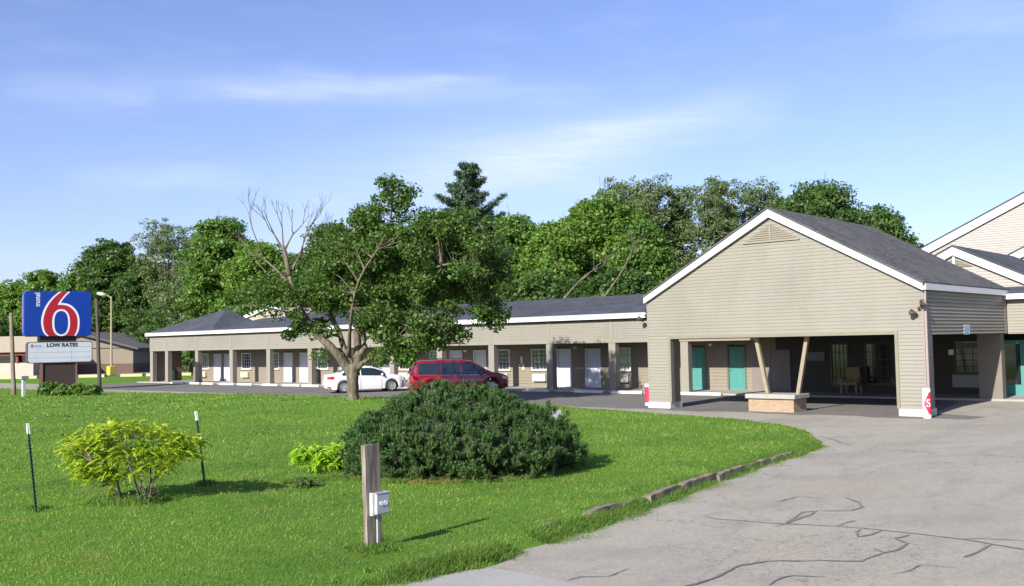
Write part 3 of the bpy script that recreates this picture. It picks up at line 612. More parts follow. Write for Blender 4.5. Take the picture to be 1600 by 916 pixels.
# ------------------------------------------------------------ office block behind and right of the canopy
off = thing('motel_office', 'motel office with stacked tan gables, white rakes and dark shaded entrance behind the canopy', 'building', (-10, 46, 0))
OL, OR = -22.0, 6.0
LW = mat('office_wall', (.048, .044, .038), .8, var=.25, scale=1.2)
ow = [(wx(1300), wx(1326), .35, 2.25), (wx(1353), wx(1400), .45, 2.25), (wx(1493), wx(1550), .95, 2.3)]
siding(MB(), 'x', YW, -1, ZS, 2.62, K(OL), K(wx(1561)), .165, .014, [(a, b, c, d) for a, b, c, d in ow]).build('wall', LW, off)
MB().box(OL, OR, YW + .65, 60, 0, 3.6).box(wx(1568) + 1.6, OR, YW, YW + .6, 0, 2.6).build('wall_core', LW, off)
for a, b, c, d in ow: window(off, (a + b) / 2, b - a, c, d, 'd', fm=mat('dark_frame', (.05, .045, .04), .5))
x_ = (wx(1176), wx(1236)); o = MB().box(x_[0], x_[1], YW - .05, YW + .02, ZS, 2.02).build('plywood_door', mat('grey_board', (.17, .15, .135), .7, var=.2, scale=1.5), off)
MB().box((x_[0] + x_[1]) / 2 - .01, (x_[0] + x_[1]) / 2 + .01, YW - .056, YW - .051, ZS, 2.02).build('joint', BLACK(), o)
for px, py, w, h in ((1275, 557, .42, .2), (1522, 540, .7, .12)):
    p = onY(px, py, YW - .06); MB().box(p.x - w, p.x + w, YW - .08, YW - .03, p.z - h, p.z + h).build('notice_board', mat('notice_grey', (.10, .10, .11), .4, var=.5, scale=6), off)
p = onY(1522, 595, YW); MB().box(p.x - .85, p.x + .85, YW - .06, YW - .02, p.z - .28, p.z + .28).build('wall_grille', mat('aluminium_grille', (.22, .22, .22), .4), off)
for px, py, w in ((1456, 579, .1), (1487, 551, .1), (1550, 560, .12)):
    p = onY(px, py, YW); MB().box(p.x - w, p.x + w, YW - .10, YW - .02, p.z - .1, p.z + .12).build('wall_light', mat('milk_glass', (.75, .74, .68)), off)
# teal entrance
xt0, xt1 = wx(1562), wx(1568) + 1.6
t_ = MB().box(xt0, xt0 + .2, YW - .04, YW + .05, ZS, 2.3).box(xt1 - .12, xt1, YW - .04, YW + .05, ZS, 2.3).box(xt0 + .2, xt1 - .12, YW - .04, YW + .05, 2.15, 2.3).box(xt0 + .2, xt1 - .12, YW - .03, YW + .04, ZS, .5).box((xt0 + xt1) / 2 - .06, xt1 - .12, YW - .03, YW + .04, .5, 2.15).build('entrance_door', TEAL(), off)
MB().box(xt0 + .2, (xt0 + xt1) / 2 - .06, YW - .0, YW + .02, .5, 2.15).build('pane', GLASS(), t_)
# right part fascia
siding(MB(), 'x', YP + .02, -1, 2.60, 3.86, K(GX1 + .05), K(OR), .118).build('fascia', SIDE(), off)
MB().box(GX1 + .05, OR, YP + .03, YP + .2, 2.56, 3.9).build('fascia_core', mat('wall_shell', (.36, .31, .23)), off)
MB().box(GX1 + .05, OR, YP - .30, YP - .18, 3.88, 4.10).build('eave_board', WHITE(), off)
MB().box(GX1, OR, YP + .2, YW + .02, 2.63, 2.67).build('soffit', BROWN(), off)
MB().prism([(-21.45, YP - .33, 4.10), (-21.45, 47.5, 5.3), (-21.45, 52, 4.1)], (27.4, 0, 0)).build('roof', RS, off)
def gable(par, xp, zp, s, hw, y, depth, rw, roofm, thick=.3, vent=False):
    siding(MB(), 'x', y, -1, zp - hw * s, zp, lambda z: xp - (zp - z) / s, lambda z: xp + (zp - z) / s, .125).build('gable_wall', mat('pale_vinyl', (0.312, 0.292, 0.261), .6, var=.35, scale=.8, streaks=.3, col2=(0.257, 0.234, 0.195)), par)
    MB().prism([(xp - hw, y + .004, zp - hw * s), (xp + hw, y + .004, zp - hw * s), (xp, y + .004, zp)], (0, depth, 0)).build('gable_core', mat('wall_shell', (.36, .31, .23)), par)
    mb = MB(); mr = MB(); e = hw + .3
    for q in (-1, 1):
        mb.prism([(xp, y - .16, zp + .12), (xp, y - .16, zp - rw), (xp + q * e, y - .16, zp - rw - e * s), (xp + q * e, y - .16, zp + .12 - e * s)][::q], (0, .11, 0))
        mr.prism([(xp, y - .2, zp + .18), (xp, y - .2, zp + .11), (xp + q * (e + .05), y - .2, zp + .11 - (e + .05) * s), (xp + q * (e + .05), y - .2, zp + .18 - (e + .05) * s)][::q], (0, depth, 0))
    mb.build('rake_board', WHITE(), par); mr.build('roof', roofm, par)
pk = onY(1490, 390, 43.0); gable(off, pk.x, pk.z, .50, 3.9, 43.0, 12, .24, RS)
v = MB().prism([(pk.x - .75, 42.96, pk.z - .74), (pk.x + .75, 42.96, pk.z - .74), (pk.x, 42.96, pk.z - .36)], (0, .02, 0)).build('gable_vent', mat('vent_shadow', (.18, .15, .10)), off)
MB().box(pk.x - .05, pk.x + .05, 42.93, 42.955, pk.z - .78, pk.z - .30).build('vent_bar', WHITE(), v)
mb = MB()
for i in range(5): z = pk.z - .70 + i * .07; h_ = (pk.z - .38 - z) * 1.9; mb.box(pk.x - h_, pk.x + h_, 42.94, 42.958, z, z + .03)
mb.build('louvre', SIDE(), v)
a = onY(1436, 392, 56); b = onY(1600, 303, 56); s_ = (b.z - a.z) / (b.x - a.x); xp = -6.5
gable(off, xp, a.z - .1 + (xp - a.x) * s_, s_, xp - a.x + 1.2, 56, 14, .33, RS)
MB().box(a.x - 1, xp * 2 - a.x + 1, 56.1, 69, 0, a.z - .4).build('rear_wall', mat('wall_shell', (.36, .31, .23)), off)
a = onY(1568, 408, 52); b = onY(1600, 391, 52); xp = -7.5; gable(off, xp, a.z + (xp - a.x) * .48, .48, xp - a.x + 2, 52, 3.9, .30, RS)
for i, (px, py) in enumerate(((1530, 405), (1552, 415))):   # low roof vents
    p = onY(px, py, 47); MB().box(p.x - .25, p.x + .25, 46.8, 47.2, p.z - .3, p.z + .1).build('roof_vent', BLACK(), off, bevel=.04)
# armchair in the shade of the canopy
cx, cy = onY(1330, 600, YW - .8).x, YW - .8
ch = thing('armchair', 'tan wooden armchair standing in the deep shade at the back of the canopy', 'chair', (cx, cy, ZS)); CM = mat('tan_upholstery', (.24, .17, .10), .7, var=.3, scale=5)
MB().box(cx - .3, cx + .3, cy - .3, cy + .3, ZS + .36, ZS + .5).build('seat', CM, ch, bevel=.03); MB().box(cx - .3, cx + .3, cy + .2, cy + .34, ZS + .5, ZS + 1.15).build('backrest', CM, ch, bevel=.03)
for sx in (-1, 1):
    MB().box(cx + sx * .34 - .05, cx + sx * .34 + .05, cy - .32, cy + .3, ZS + .6, ZS + .68).box(cx + sx * .34 - .04, cx + sx * .34 + .04, cy - .30, cy - .22, ZS + .36, ZS + .6).build('armrest', CM, ch)
    for sy in (-1, 1): MB().box(cx + sx * .33 - .04, cx + sx * .33 + .04, cy + sy * .27 - .04, cy + sy * .27 + .04, ZS, ZS + .36).build('leg', CM, ch)
# red and white bollards
def text_mesh(s, size, ext=.0, bold=.012):
    c = bpy.data.curves.new('txt', 'FONT'); c.body = s; c.size = size; c.align_x = 'CENTER'; c.align_y = 'CENTER'; c.extrude = ext; c.offset = size * bold
    o = bpy.data.objects.new('txt', c); COL.objects.link(o); dg = bpy.context.evaluated_depsgraph_get(); me = bpy.data.meshes.new_from_object(o.evaluated_get(dg)); bpy.data.objects.remove(o)
    mb = MB(); mb.v = [tuple(v.co) for v in me.vertices]; mb.f = [tuple(p.vertices) for p in me.polygons]; return mb
def bollard(x, y, h, lab, letter=True, turn=-.9):
    t = thing('bollard', lab, 'bollard', (x, y, 0), 'red and white bollards'); r = .125
    MB().lathe([(r, .0), (r, h - .03), (r - .03, h), (.001, h + .01)], (x, y, 0), 28).build('post', WHITE(), t, smooth=False)
    # red S-shaped wrap, curved on the post
    mb = MB(); n = 30; vs = []
    for i in range(n + 1):
        z = .12 + (h - .24) * i / n; u = i / n; a0 = turn - 1.15 + 1.3 * abs(u - .5) * 2 * (1 if u > .5 else .9); a1 = turn + 2.4 - .6 * abs(u - .5) * 2
        for k in range(9): a = a0 + (a1 - a0) * k / 8; vs.append((x + (r + .003) * math.cos(a), y + (r + .003) * math.sin(a), z))
    mb.add(vs, [(9 * i + k, 9 * i + k + 1, 9 * i + 10 + k, 9 * i + 9 + k) for i in range(n) for k in range(8)]); mb.build('red_wrap', mat('red_vinyl', (.55, .02, .06), .5), t, smooth=True)
    if letter:
        tm = text_mesh('S', .34); tm.v = [(x + (r + .008) * math.cos(turn + u / r * .8), y + (r + .008) * math.sin(turn + u / r * .8), h * .5 + w) for u, w, _ in tm.v]; tm.build('letter', WHITE(), t)
p = gp(1453, 651); bollard(-11.0, 32.1, .93, 'white and red bollard with a letter S beside the right pier of the canopy', True, -.85)
p = gp(1014, 634); bollard(p.x - .1, p.y + .1, .86, 'white bollard with red mark beside the left pier of the canopy', False, -2.6)
# downpipe stub by left pier
p = gp(1055, 635); t = MB().tube([(p.x, p.y, 0), (p.x, p.y, .1), (p.x, p.y, 1.9)], .03).build('conduit', STEEL()); tag(t, 'thin grey conduit standing just inside the left pier of the canopy', 'pipe')
# waste bins on the walk
BINM = mat('bin_dark', (.03, .05, .035), .5)
for px, y, h, lab in ((270, 43.6, .9, 'dark green waste bin in the open breezeway at the far left end of the wing'), (494, 43.0, 1.0, 'dark waste bin on the walk just left of the white sedan')):
    x = onY(px, 595, y).x; t = thing('waste_bin', lab, 'bin', (x, y, ZS), 'waste bins on the walkway')
    b_ = MB(); n = 16
    b_.lathe([(.001, 0), (.27, 0), (.32, h * .85)], (x, y, ZS), n)
    for k in range(n): a = 2 * math.pi * k / n; b_.box(x + .3 * math.cos(a) - .015, x + .3 * math.cos(a) + .015, y + .3 * math.sin(a) - .015, y + .3 * math.sin(a) + .015, ZS + .05, ZS + h * .82)
    b_.build('body', BINM, t); MB().lathe([(.34, h * .85), (.34, h * .9), (.2, h), (.001, h + .01)], (x, y, ZS), n).build('lid', BLACK(), t)
#@@PART2
# ------------------------------------------------------------ roadside sign
CR_ = Vector((M[0][0], M[1][0], 0)).normalized()      # camera right, used to survey widths only
FW_ = Vector((-M[0][2], -M[1][2], 0)).normalized()
SA = math.radians(74); su = Vector((math.cos(SA), math.sin(SA), 0)); sp0 = gp(92, 611)
def hit(px, py=550):     # distance along the sign line where pixel column px meets it
    r = ray(px, py); d = Vector((r[0], r[1], 0)); A = np.array([[d.x, -su.x], [d.y, -su.y]]); t, s = np.linalg.solve(A, [sp0.x, sp0.y]); return s
def sz(py, D=sp0.x * 0 + 65.5): return H + (549.5 - py) / F * D
sx0, sx1 = hit(37, 490), hit(143.5, 490); mx0, mx1 = hit(42.5), hit(144.5); bx0, bx1 = hit(64, 590), hit(120, 590)
zt, zb = sz(452), sz(524.5); mt_, mb_ = sz(533), sz(567)
sign = thing('motel_sign', 'blue roadside sign with a big red 6 above a white letter board', 'sign', sp0); sign.rotation_euler.z = SA
BLUE = mat('sign_blue', (0.003, 0.036, 0.265), .3, var=.15, scale=.8, col2=(0.003, 0.032, 0.240)); SRED = mat('sign_red', (.36, .009, .022), .4, var=.3, scale=1.2); SWH = mat('sign_white', (0.656, 0.656, 0.672), .4); DB = mat('sign_base_brown', (.035, .022, .018), .8, var=.4, scale=3)
def slocal(mb, name, m, par=sign, **k): return mb.build(name, m, par, sp0, local=True, **k)
th_ = .95
def rr(x0, x1, z0, z1, r, n=5):
    P = []
    for cx_, cz_, a0 in ((x1 - r, z1 - r, 0), (x0 + r, z1 - r, 90), (x0 + r, z0 + r, 180), (x1 - r, z0 + r, 270)):
        for k in range(n + 1): a = math.radians(a0 + 90 * k / n); P.append((cx_ + r * math.cos(a), cz_ + r * math.sin(a)))
    return P
cab = slocal(MB().prism([(x, 0, z) for x, z in rr(sx0, sx1, zb, zt, .28)][::-1], (0, th_, 0)), 'cabinet', BLUE, bevel=.05)
q = lambda X, Y: (sx0 + (X - 95) / 543 * (sx1 - sx0), zt - (Y - 60) / 371 * (zt - zb))
def face(poly, yo, m, name): return slocal(MB().prism([(q(*p)[0], yo, q(*p)[1]) for p in poly], (0, -.004, 0)), name, m, cab)
def smooth_poly(P, k=4):
    out = []; n = len(P)
    for i in range(n - 1):
        p0, p1, p2, p3 = [np.array(P[max(0, min(n - 1, i + j))], float) for j in (-1, 0, 1, 2)]
        for t in np.arange(0, 1, 1 / k): out.append(tuple(.5 * ((2 * p1) + (-p0 + p2) * t + (2 * p0 - 5 * p1 + 4 * p2 - p3) * t ** 2 + (-p0 + 3 * p1 - 3 * p2 + p3) * t ** 3)))
    out.append(P[-1]); return out
OL_ = smooth_poly([(375, 64), (330, 100), (285, 152), (250, 215), (231, 290), (234, 350), (250, 400), (275, 428)]); OR_ = smooth_poly([(508, 428), (530, 385), (538, 310), (527, 250), (500, 205), (460, 172), (415, 159), (385, 158)]); TP = smooth_poly([(400, 132), (428, 98), (462, 64)])
IL_ = smooth_poly([(392, 64), (346, 102), (300, 156), (266, 220), (248, 290), (250, 350), (266, 400), (292, 428)]); IR_ = smooth_poly([(492, 428), (514, 382), (521, 310), (511, 256), (487, 216), (452, 187), (412, 174), (360, 173)]); TI = smooth_poly([(372, 150), (402, 108), (442, 64)])
face(OL_ + OR_ + TP, -.001, SWH, 'numeral_outline'); face(IL_ + IR_ + TI, -.006, SRED, 'numeral')
el_ = lambda rx, ry, cy_: [(389 + rx * abs(math.cos(a)) ** .85 * (1 if math.cos(a) > 0 else -1), cy_ + ry * abs(math.sin(a)) ** .85 * (1 if math.sin(a) > 0 else -1)) for a in np.linspace(0, 2 * math.pi, 41)[:-1]]
face(el_(71, 110, 319), -.011, SWH, 'numeral_outline'); face(el_(55, 96, 319), -.016, BLUE, 'numeral_counter')
tm = text_mesh('motel', .46); hc = q(203, 130)
tm.v = [(hc[0] - v * 1.0, -.008, hc[1] + u * .86) for u, v, _ in tm.v]; slocal(tm, 'lettering', SWH, cab)
# purple reflection on the cabinet side, painted as a thin strip
slocal(MB().box(sx0 - .006, sx0 - .001, .12, th_ - .12, zb + .5, zt - .3), 'side_reflection', mat('reflected_purple', (.20, .10, .28), .4, var=.8, scale=2.5, col2=(.02, .05, .3)), cab)
mq = slocal(MB().prism([(x, 0.02, z) for x, z in rr(mx0, mx1, mb_, mt_, .18)][::-1], (0, th_ - .1, 0)), 'letter_board', mat('board_brown', (.07, .05, .045), .6))
slocal(MB().prism([(x, 0.016, z) for x, z in rr(mx0 + .05, mx1 - .05, mb_ + .05, mt_ - .05, .15)], (0, -.01, 0)), 'board_face', mat('board_white', (0.496, 0.528, 0.560), .35, var=.5, scale=1.3, col2=(0.384, 0.432, 0.480)), mq)
tr = MB()
for k in range(1, 4): z = mt_ - (mt_ - mb_) * k / 4; tr.box(mx0 + .1, mx1 - .1, .001, .005, z - .012, z + .012)
tr.box(mx0 + (mx1 - mx0) * .67, mx0 + (mx1 - mx0) * .67 + .02, .001, .005, mb_ + .06, mt_ - .06)
slocal(tr, 'letter_track', mat('track_grey', (.30, .33, .36), .5), mq)
tm = text_mesh('LOW RATES', .36, bold=.045); xc = mx0 + (mx1 - mx0) * .53; tm.v = [(xc + u * .98, -.0, mt_ - .24 + v * .95) for u, v, _ in tm.v]; slocal(tm, 'lettering', BLACK(), mq)
slocal(MB().box(mx0 + .22, mx0 + .36, -.0, .004, mt_ - .36, mt_ - .16).box(mx0 + .42, mx0 + .85, -.0, .004, mt_ - .29, mt_ - .24), 'small_mark', mat('faded_red', (.28, .10, .12), .6), mq)
slocal(MB().box(bx0, bx1, .12, th_ - .12, .0, mb_), 'base', DB); slocal(MB().box(bx0, bx1, .2, th_ - .2, mt_, zb), 'neck', DB)
for a_, c_ in ((bx0 - .06, bx0 + .12), (bx1 - .06, bx1 + .03)): slocal(MB().box(a_, c_, .05, .118, .0, mb_ - .02), 'base_trim', mat('base_trim', (.16, .09, .07), .7))
def post(name, p0, p1, r0, r1, m, label, cat, group=None):
    mb = MB(); k = 8; pts = [p0.lerp(p1, i / k) + Vector((random.uniform(-1, 1), random.uniform(-1, 1), 0)) * .012 for i in range(k + 1)]
    mb.tube(pts, [r0 + (r1 - r0) * i / k for i in range(k + 1)], 9); o = mb.build(name, m, None, p0, smooth=True); return tag(o, label, cat, group)
D1 = 62
wp = wood('old_pole_wood', (.10, .075, .05), (.24, .19, .13))
b_ = gp(22, 620); post('timber_pole', b_, atD(17, 490, 62), .13, .11, wp, 'weathered wooden pole standing left of the blue motel sign', 'pole', 'wooden poles beside the sign')
b_ = gp(156, 613); post('timber_pole', b_, atD(151, 468, 65.5), .13, .10, wood('dark_pole_wood', (.035, .028, .02), (.08, .06, .045)), 'dark wooden pole standing right of the blue motel sign', 'pole', 'wooden poles beside the sign')
b_ = gp(37, 622); t = thing('utility_pedestal', 'short white post with a grey head left of the sign base', 'post', b_); MB().box(b_.x - .08, b_.x + .08, b_.y - .08, b_.y + .08, 0, 1.1).build('post', WHITE(), t); MB().box(b_.x - .2, b_.x + .2, b_.y - .2, b_.y + .2, 1.08, 1.26).build('head', mat('grey_head', (.3, .3, .3)), t)
# ------------------------------------------------------------ lamp and the neighbouring lot
L0 = gp(174, 586); hL = 8.5
lamp = thing('street_lamp', 'tan steel lamp post on a yellow base with one short arm, right of the sign', 'street lamp', L0)
MB().box(L0.x - .38, L0.x + .38, L0.y - .38, L0.y + .38, -.05, .95).build('base', mat('yellow_paint', (.50, .44, .05), .6, var=.3, scale=2), lamp, bevel=.08)
MB().tube([(L0.x, L0.y, .8), (L0.x, L0.y, hL)], [.13, .085], 8).build('pole', mat('lamp_tan', (.30, .245, .16), .5), lamp)
e_ = L0 - CR_ * 1.0 + Vector((0, 0, hL + .25)); MB().tube([L0 + Vector((0, 0, hL - .2)), L0 + Vector((0, 0, hL + .05)) - CR_ * .3, e_], .07, 6).build('arm', mat('lamp_tan', (.30, .245, .16)), lamp)
MB().tube([e_ + CR_ * .45 + Vector((0, 0, -.1)), e_, e_ - CR_ * .5 + Vector((0, 0, .1))], [.16, .22, .14], 8).build('lamp_head', mat('lamp_head', (.42, .42, .40), .4), lamp, smooth=True)
# neighbour's asphalt, yellow kerbs
def atG(px, D, z=0.): p = atD(px, 560, D); return Vector((p.x, p.y, z))
structure(MB().quad(atG(-400, 104, -.06), atG(60, 104, -.06), atG(170, 104, -.06), atG(700, 106, -.06), atG(700, 150, -.06), atG(-400, 150, -.06)).build('neighbour_lot', PD))
YK = mat('yellow_kerb', (.46, .43, .16), .8, var=.8, scale=1.2, col2=(.36, .35, .30))
mb = MB()
for a, b in ((-60, 60), (72, 120), (125, 165), (190, 224), (230, 300), (305, 360)):
    A, B = atG(a, 103.6), atG(b, 103.6); n = (B - A).normalized(); n = Vector((-n.y, n.x, 0)) * .35; mb.prism([(*(A - n).xy, -.08), (*(B - n).xy, -.08), (*(B + n).xy, -.08), (*(A + n).xy, -.08)], (0, 0, .28))
structure(mb.build('yellow_kerb', YK))
def wallbox(mb, a, b, D, dep, z0, z1):
    A, B = atG(a, D), atG(b, D); f_ = FW_ * dep
    return mb.prism([(A.x, A.y, z0), (B.x, B.y, z0), (B.x + f_.x, B.y + f_.y, z0), (A.x + f_.x, A.y + f_.y, z0)], (0, 0, z1 - z0))
zD = lambda px, py, D: atD(px, py, D).z
nb = thing('neighbour_building', 'low tan building with dark brick base and shallow gable roof behind the motel sign', 'building', atG(120, 122))
NW = mat('neighbour_tan', (0.204, 0.174, 0.128), .8, var=.2, scale=.4); NB = bricks('dark_brick', (.09, .05, .035), (.13, .07, .05), (.14, .12, .10), 2.2)
wallbox(MB(), 40, 208, 120, 14, -.1, zD(200, 568, 120)).build('brick_base', NB, nb)
wallbox(MB(), 40, 208, 120.15, 13.7, zD(200, 568, 120), zD(200, 543, 120)).build('wall', NW, nb)
A, B, C_ = atG(38, 120), atG(206, 120), atG(120, 120)
zz = zD(200, 543, 120); zk = zD(120, 521, 120)
MB().prism([(A.x, A.y, zz), (B.x, B.y, zz), (C_.x, C_.y, zk)], FW_ * 13.7).build('gable_wall', NW, nb)
for P_, s in ((A, -1), (B, 1)):
    e = P_ + (P_ - C_).normalized() * 1.0; ze = zz - (zk - zz) / (P_ - C_).length * 1.0
    f0 = -FW_ * .8; MB().prism([(e.x + f0.x, e.y + f0.y, ze), (C_.x + f0.x, C_.y + f0.y, zk), (C_.x + f0.x, C_.y + f0.y, zk + .22), (e.x + f0.x, e.y + f0.y, ze + .22)], FW_ * 16).build('roof', mat('dark_roof', (.09, .085, .08), .9), nb)
lb = thing('restaurant_building', 'flat roofed building with tan fascia, red band and pale front at the left edge', 'building', atG(10, 112))
wallbox(MB(), -160, 52, 113, 10, -.1, zD(0, 568, 112)).build('front_wall', mat('pink_beige', (0.465, 0.375, 0.300), .8, var=.2, scale=.6), lb)
wallbox(MB(), -160, 50, 113.4, 9.5, zD(0, 568, 112), zD(0, 553, 112)).build('window_band', GLASS(), lb)
wallbox(MB(), -165, 54, 112.6, 10.6, zD(0, 556, 112), zD(0, 551, 112)).build('red_band', mat('red_band', (.20, .03, .028), .6), lb)
wallbox(MB(), -165, 58, 112.2, 11, zD(0, 551, 112), zD(0, 526, 112)).build('fascia', mat('fascia_tan', (0.300, 0.262, 0.195), .7, streaks=.2), lb)
for a in (-60, -20, 25):
    wallbox(MB(), a, a + 3, 112.9, .3, zD(0, 568, 112), zD(0, 556, 112)).build('mullion', mat('red_band', (.20, .03, .028)), lb)
# pale house and parked cars glimpsed through the breezeway and by its left
hs = thing('white_house', 'white house with red roof glimpsed through the open breezeway', 'house', atG(285, 160))
wallbox(MB(), 215, 345, 160, 8, -.1, 3.9).build('wall', mat('house_white', (.62, .58, .55), .8), hs); wallbox(MB(), 211, 349, 159, 10, 3.9, 4.3).build('eave', WHITE(), hs)
A, B = atG(209, 158.5), atG(351, 158.5); MB().prism([(A.x, A.y, 4.3), (A.x + FW_.x * 11, A.y + FW_.y * 11, 4.3), (A.x + FW_.x * 5.5, A.y + FW_.y * 5.5, 6.3)], B - A).build('roof', mat('red_roof', (.20, .06, .05), .9), hs)
for a in (228, 250, 300, 325): wallbox(MB(), a, a + 7, 159.9, .2, 1.2, 2.7).build('window', GLASS(), hs)
wallbox(MB(), 200, 330, 135, .25, -.1, 1.4).build('fence', mat('brown_fence', (.16, .09, .07), .9, var=.5, scale=1)); tag(COL.objects[-1] if False else bpy.data.objects['fence'], 'low reddish brown wall beyond the grass, seen through the breezeway', 'wall')
# ------------------------------------------------------------ cars
CARGLASS = mat('car_glass', (.012, .02, .024), .05, spec=1.0)
def interp(tab, x):
    xs = [t[0] for t in tab]
    if x <= xs[0]: return tab[0][1]
    for (a, va), (b, vb) in zip(tab[:-1], tab[1:]):
        if x <= b: u = (x - a) / (b - a); u = u * u * (3 - 2 * u) * .35 + u * .65; return va + (vb - va) * u
    return tab[-1][1]
def car(name, label, root, ang, L_, Wd, belt, top, plan, wb, wr, paint, gl_side, ws, rw, clear=.2, rimm=None, trim=None, tail=None, head=None, fw=None, tumble=.26, white=False):
    t = thing(name, label, 'car' if white else 'minivan', (root[0], root[1], .006)); t.rotation_euler.z = ang; at = ORG[t.name]
    fx, rx = (fw if fw is not None else wb / 2), (fw if fw is not None else wb / 2) - wb
    B = lambda mb, n, m, par=t, **k: mb.build(n, m, par, at, local=True, **k)
    def sec(x):
        w = Wd / 2 * interp(plan, x); zb_ = clear + .10 * max(0, abs(x) / (L_ / 2) - .85) / .15
        for cx_ in (fx, rx):
            r = wr + .055; d = abs(x - cx_)
            if d < r: zb_ = max(zb_, wr + math.sqrt(r * r - d * d))
        bl = interp(belt, x); tp = max(interp(top, x), bl + .015)
        hh = tp - bl; tb = tumble * min(1, hh / .45)
        zb_ = min(zb_, bl - .08)
        P = [(w * .96, zb_), (w * .995, zb_ + (bl - zb_) * .3), (w, zb_ + (bl - zb_) * .62), (w * .975, bl - .02), (w * .965, bl)]
        P += [(w * .965 - tb * .55, bl + hh * .5), (w * .965 - tb, bl + hh * .88), (w * .965 - tb - .09 * min(1, w), tp - .0), (w * .45, tp + .02), (0, tp + .03)]
        return P
    n = int(L_ / .05); xs = np.linspace(-L_ / 2, L_ / 2, n + 1); mb = MB(); vs = []; m_ = 10
    for x in xs:
        P = sec(x); ring = [(x, -y, z) for y, z in P] + [(x, y, z) for y, z in P[::-1][1:]]; vs += ring
    k = 19; fs = [(i * k + j, (i + 1) * k + j, (i + 1) * k + j + 1, i * k + j + 1) for i in range(n) for j in range(k - 1)]
    fs += [tuple(range(k)), tuple(range(n * k, n * k + k))[::-1]]
    mb.add(vs, fs); body = B(mb, 'body', paint, smooth=True)
    B(MB().box(-L_ / 2 + .25, L_ / 2 - .25, -Wd / 2 + .12, Wd / 2 - .12, clear + .02, .62), 'underbody', BLACK())
    # side windows
    for s in (-1, 1):
        for (x0, x1) in gl_side:
            mb = MB(); vs = []; m2 = max(4, int((x1 - x0) / .06))
            for i in range(m2 + 1):
                x = x0 + (x1 - x0) * i / m2; P = sec(x)
                a, b, c = P[4], P[5], P[6]
                hh = interp(top, x) - interp(belt, x); tt = max(.0, min(1, (hh - .07) / .25))
                lo_ = (a[0] + (b[0] - a[0]) * .08, a[1] + .025); hi_ = (a[0] + (c[0] - a[0]) * .97 * tt + .0, a[1] + .025 + (c[1] - a[1] - .045) * tt); mi_ = ((lo_[0] + hi_[0]) / 2 + .002, (lo_[1] + hi_[1]) / 2)
                for yy, z in (lo_, mi_, hi_): vs.append((x, s * (yy + .009), z))
            mb.add(vs, [(3 * i + j, 3 * i + 3 + j, 3 * i + 4 + j, 3 * i + 1 + j) for i in range(m2) for j in (0, 1)]); B(mb, 'side_window', CARGLASS, smooth=True)
    for nm, (x0, x1) in (('windshield', ws), ('rear_window', rw)):
        mb = MB(); vs = []; m2 = 10
        for i in range(m2 + 1):
            x = x0 + (x1 - x0) * i / m2; P = sec(x); yw = P[7][0] - .0; off = .014; dz = (interp(top, x + .02) - interp(top, x - .02)) / .04; nx_ = -dz / math.hypot(1, dz); nz_ = 1 / math.hypot(1, dz)
            for f in (-1, -.5, 0, .5, 1):
                yy = yw * f * .98; z = P[7][1] + (.03 - .03 * f * f); vs.append((x + nx_ * off, yy, z + nz_ * off))
        mb.add(vs, [(5 * i + j, 5 * i + 5 + j, 5 * i + 6 + j, 5 * i + 1 + j) for i in range(m2) for j in range(4)]); B(mb, nm, CARGLASS, smooth=True)
    # wheels
    for cx_ in (fx, rx):
        for s in (-1, 1):
            yo = s * (Wd / 2 - .03)
            w_ = B(MB().lathe([(wr * .66, 0), (wr * .96, .0), (wr, -.03), (wr, -.17), (wr * .96, -.2), (.05, -.2)], (0, 0, 0), 30, 'y'), 'wheel', mat('tyre', (.018, .018, .018), .8), smooth=True)
            w_.location = (cx_, yo, wr); w_.rotation_euler.z = 0 if s > 0 else math.pi; 
            rm = MB().lathe([(wr * .68, -.004), (wr * .66, .004), (wr * .60, -.0), (wr * .58, -.07), (.01, -.075)], (0, 0, 0), 30, 'y')
            for q_ in range(6 if white else 5):
                for dd in (-.10, .10):
                    a = 2 * math.pi * q_ / (6 if white else 5) + .3; a1 = a + dd * 1.6; ca, sa, cb, sb = math.cos(a + dd * .6), math.sin(a + dd * .6), math.cos(a1), math.sin(a1)
                    r0_, r1_ = .035, wr * .62; tx, tz = -math.sin(a), math.cos(a); h_ = .016
                    rm.add([(ca * r0_ - tx * h_, -.012, sa * r0_ - tz * h_), (cb * r1_ - tx * h_, -.004, sb * r1_ - tz * h_), (cb * r1_ + tx * h_, -.004, sb * r1_ + tz * h_), (ca * r0_ + tx * h_, -.012, sa * r0_ + tz * h_)], [(0, 1, 2, 3)])
            rm.lathe([(.05, -.014), (.045, .004), (.001, .006)], (0, 0, 0), 12, 'y')
            rm.f = [f for f in rm.f]; r_ = rm.build('rim', rimm, None, (0, 0, 0), local=True); r_.parent = w_; r_.location = (0, 0, 0)
    tf = [(1, 1)]
    wy = lambda x: sec(x)[3][0]
    def patch(name, x0, x1, i0, i1, m, off=.008, u0=0., u1=1., sides=(-1, 1)):
        for s in sides:
            vs = []; n2 = 8
            for i in range(n2 + 1):
                x = x0 + (x1 - x0) * i / n2; P = sec(x)
                a, b = P[i0], P[i1]; p = [a[0] + (b[0] - a[0]) * u0, a[1] + (b[1] - a[1]) * u0]; q2 = [a[0] + (b[0] - a[0]) * u1, a[1] + (b[1] - a[1]) * u1]
                vs += [(x, s * (p[0] + off), p[1]), (x, s * (q2[0] + off), q2[1])]
            B(MB().add(vs, [(2 * i, 2 * i + 2, 2 * i + 3, 2 * i + 1) for i in range(n2)]), name, m, smooth=True)
    tail(B, sec, patch, body); head(B, sec, patch, body)
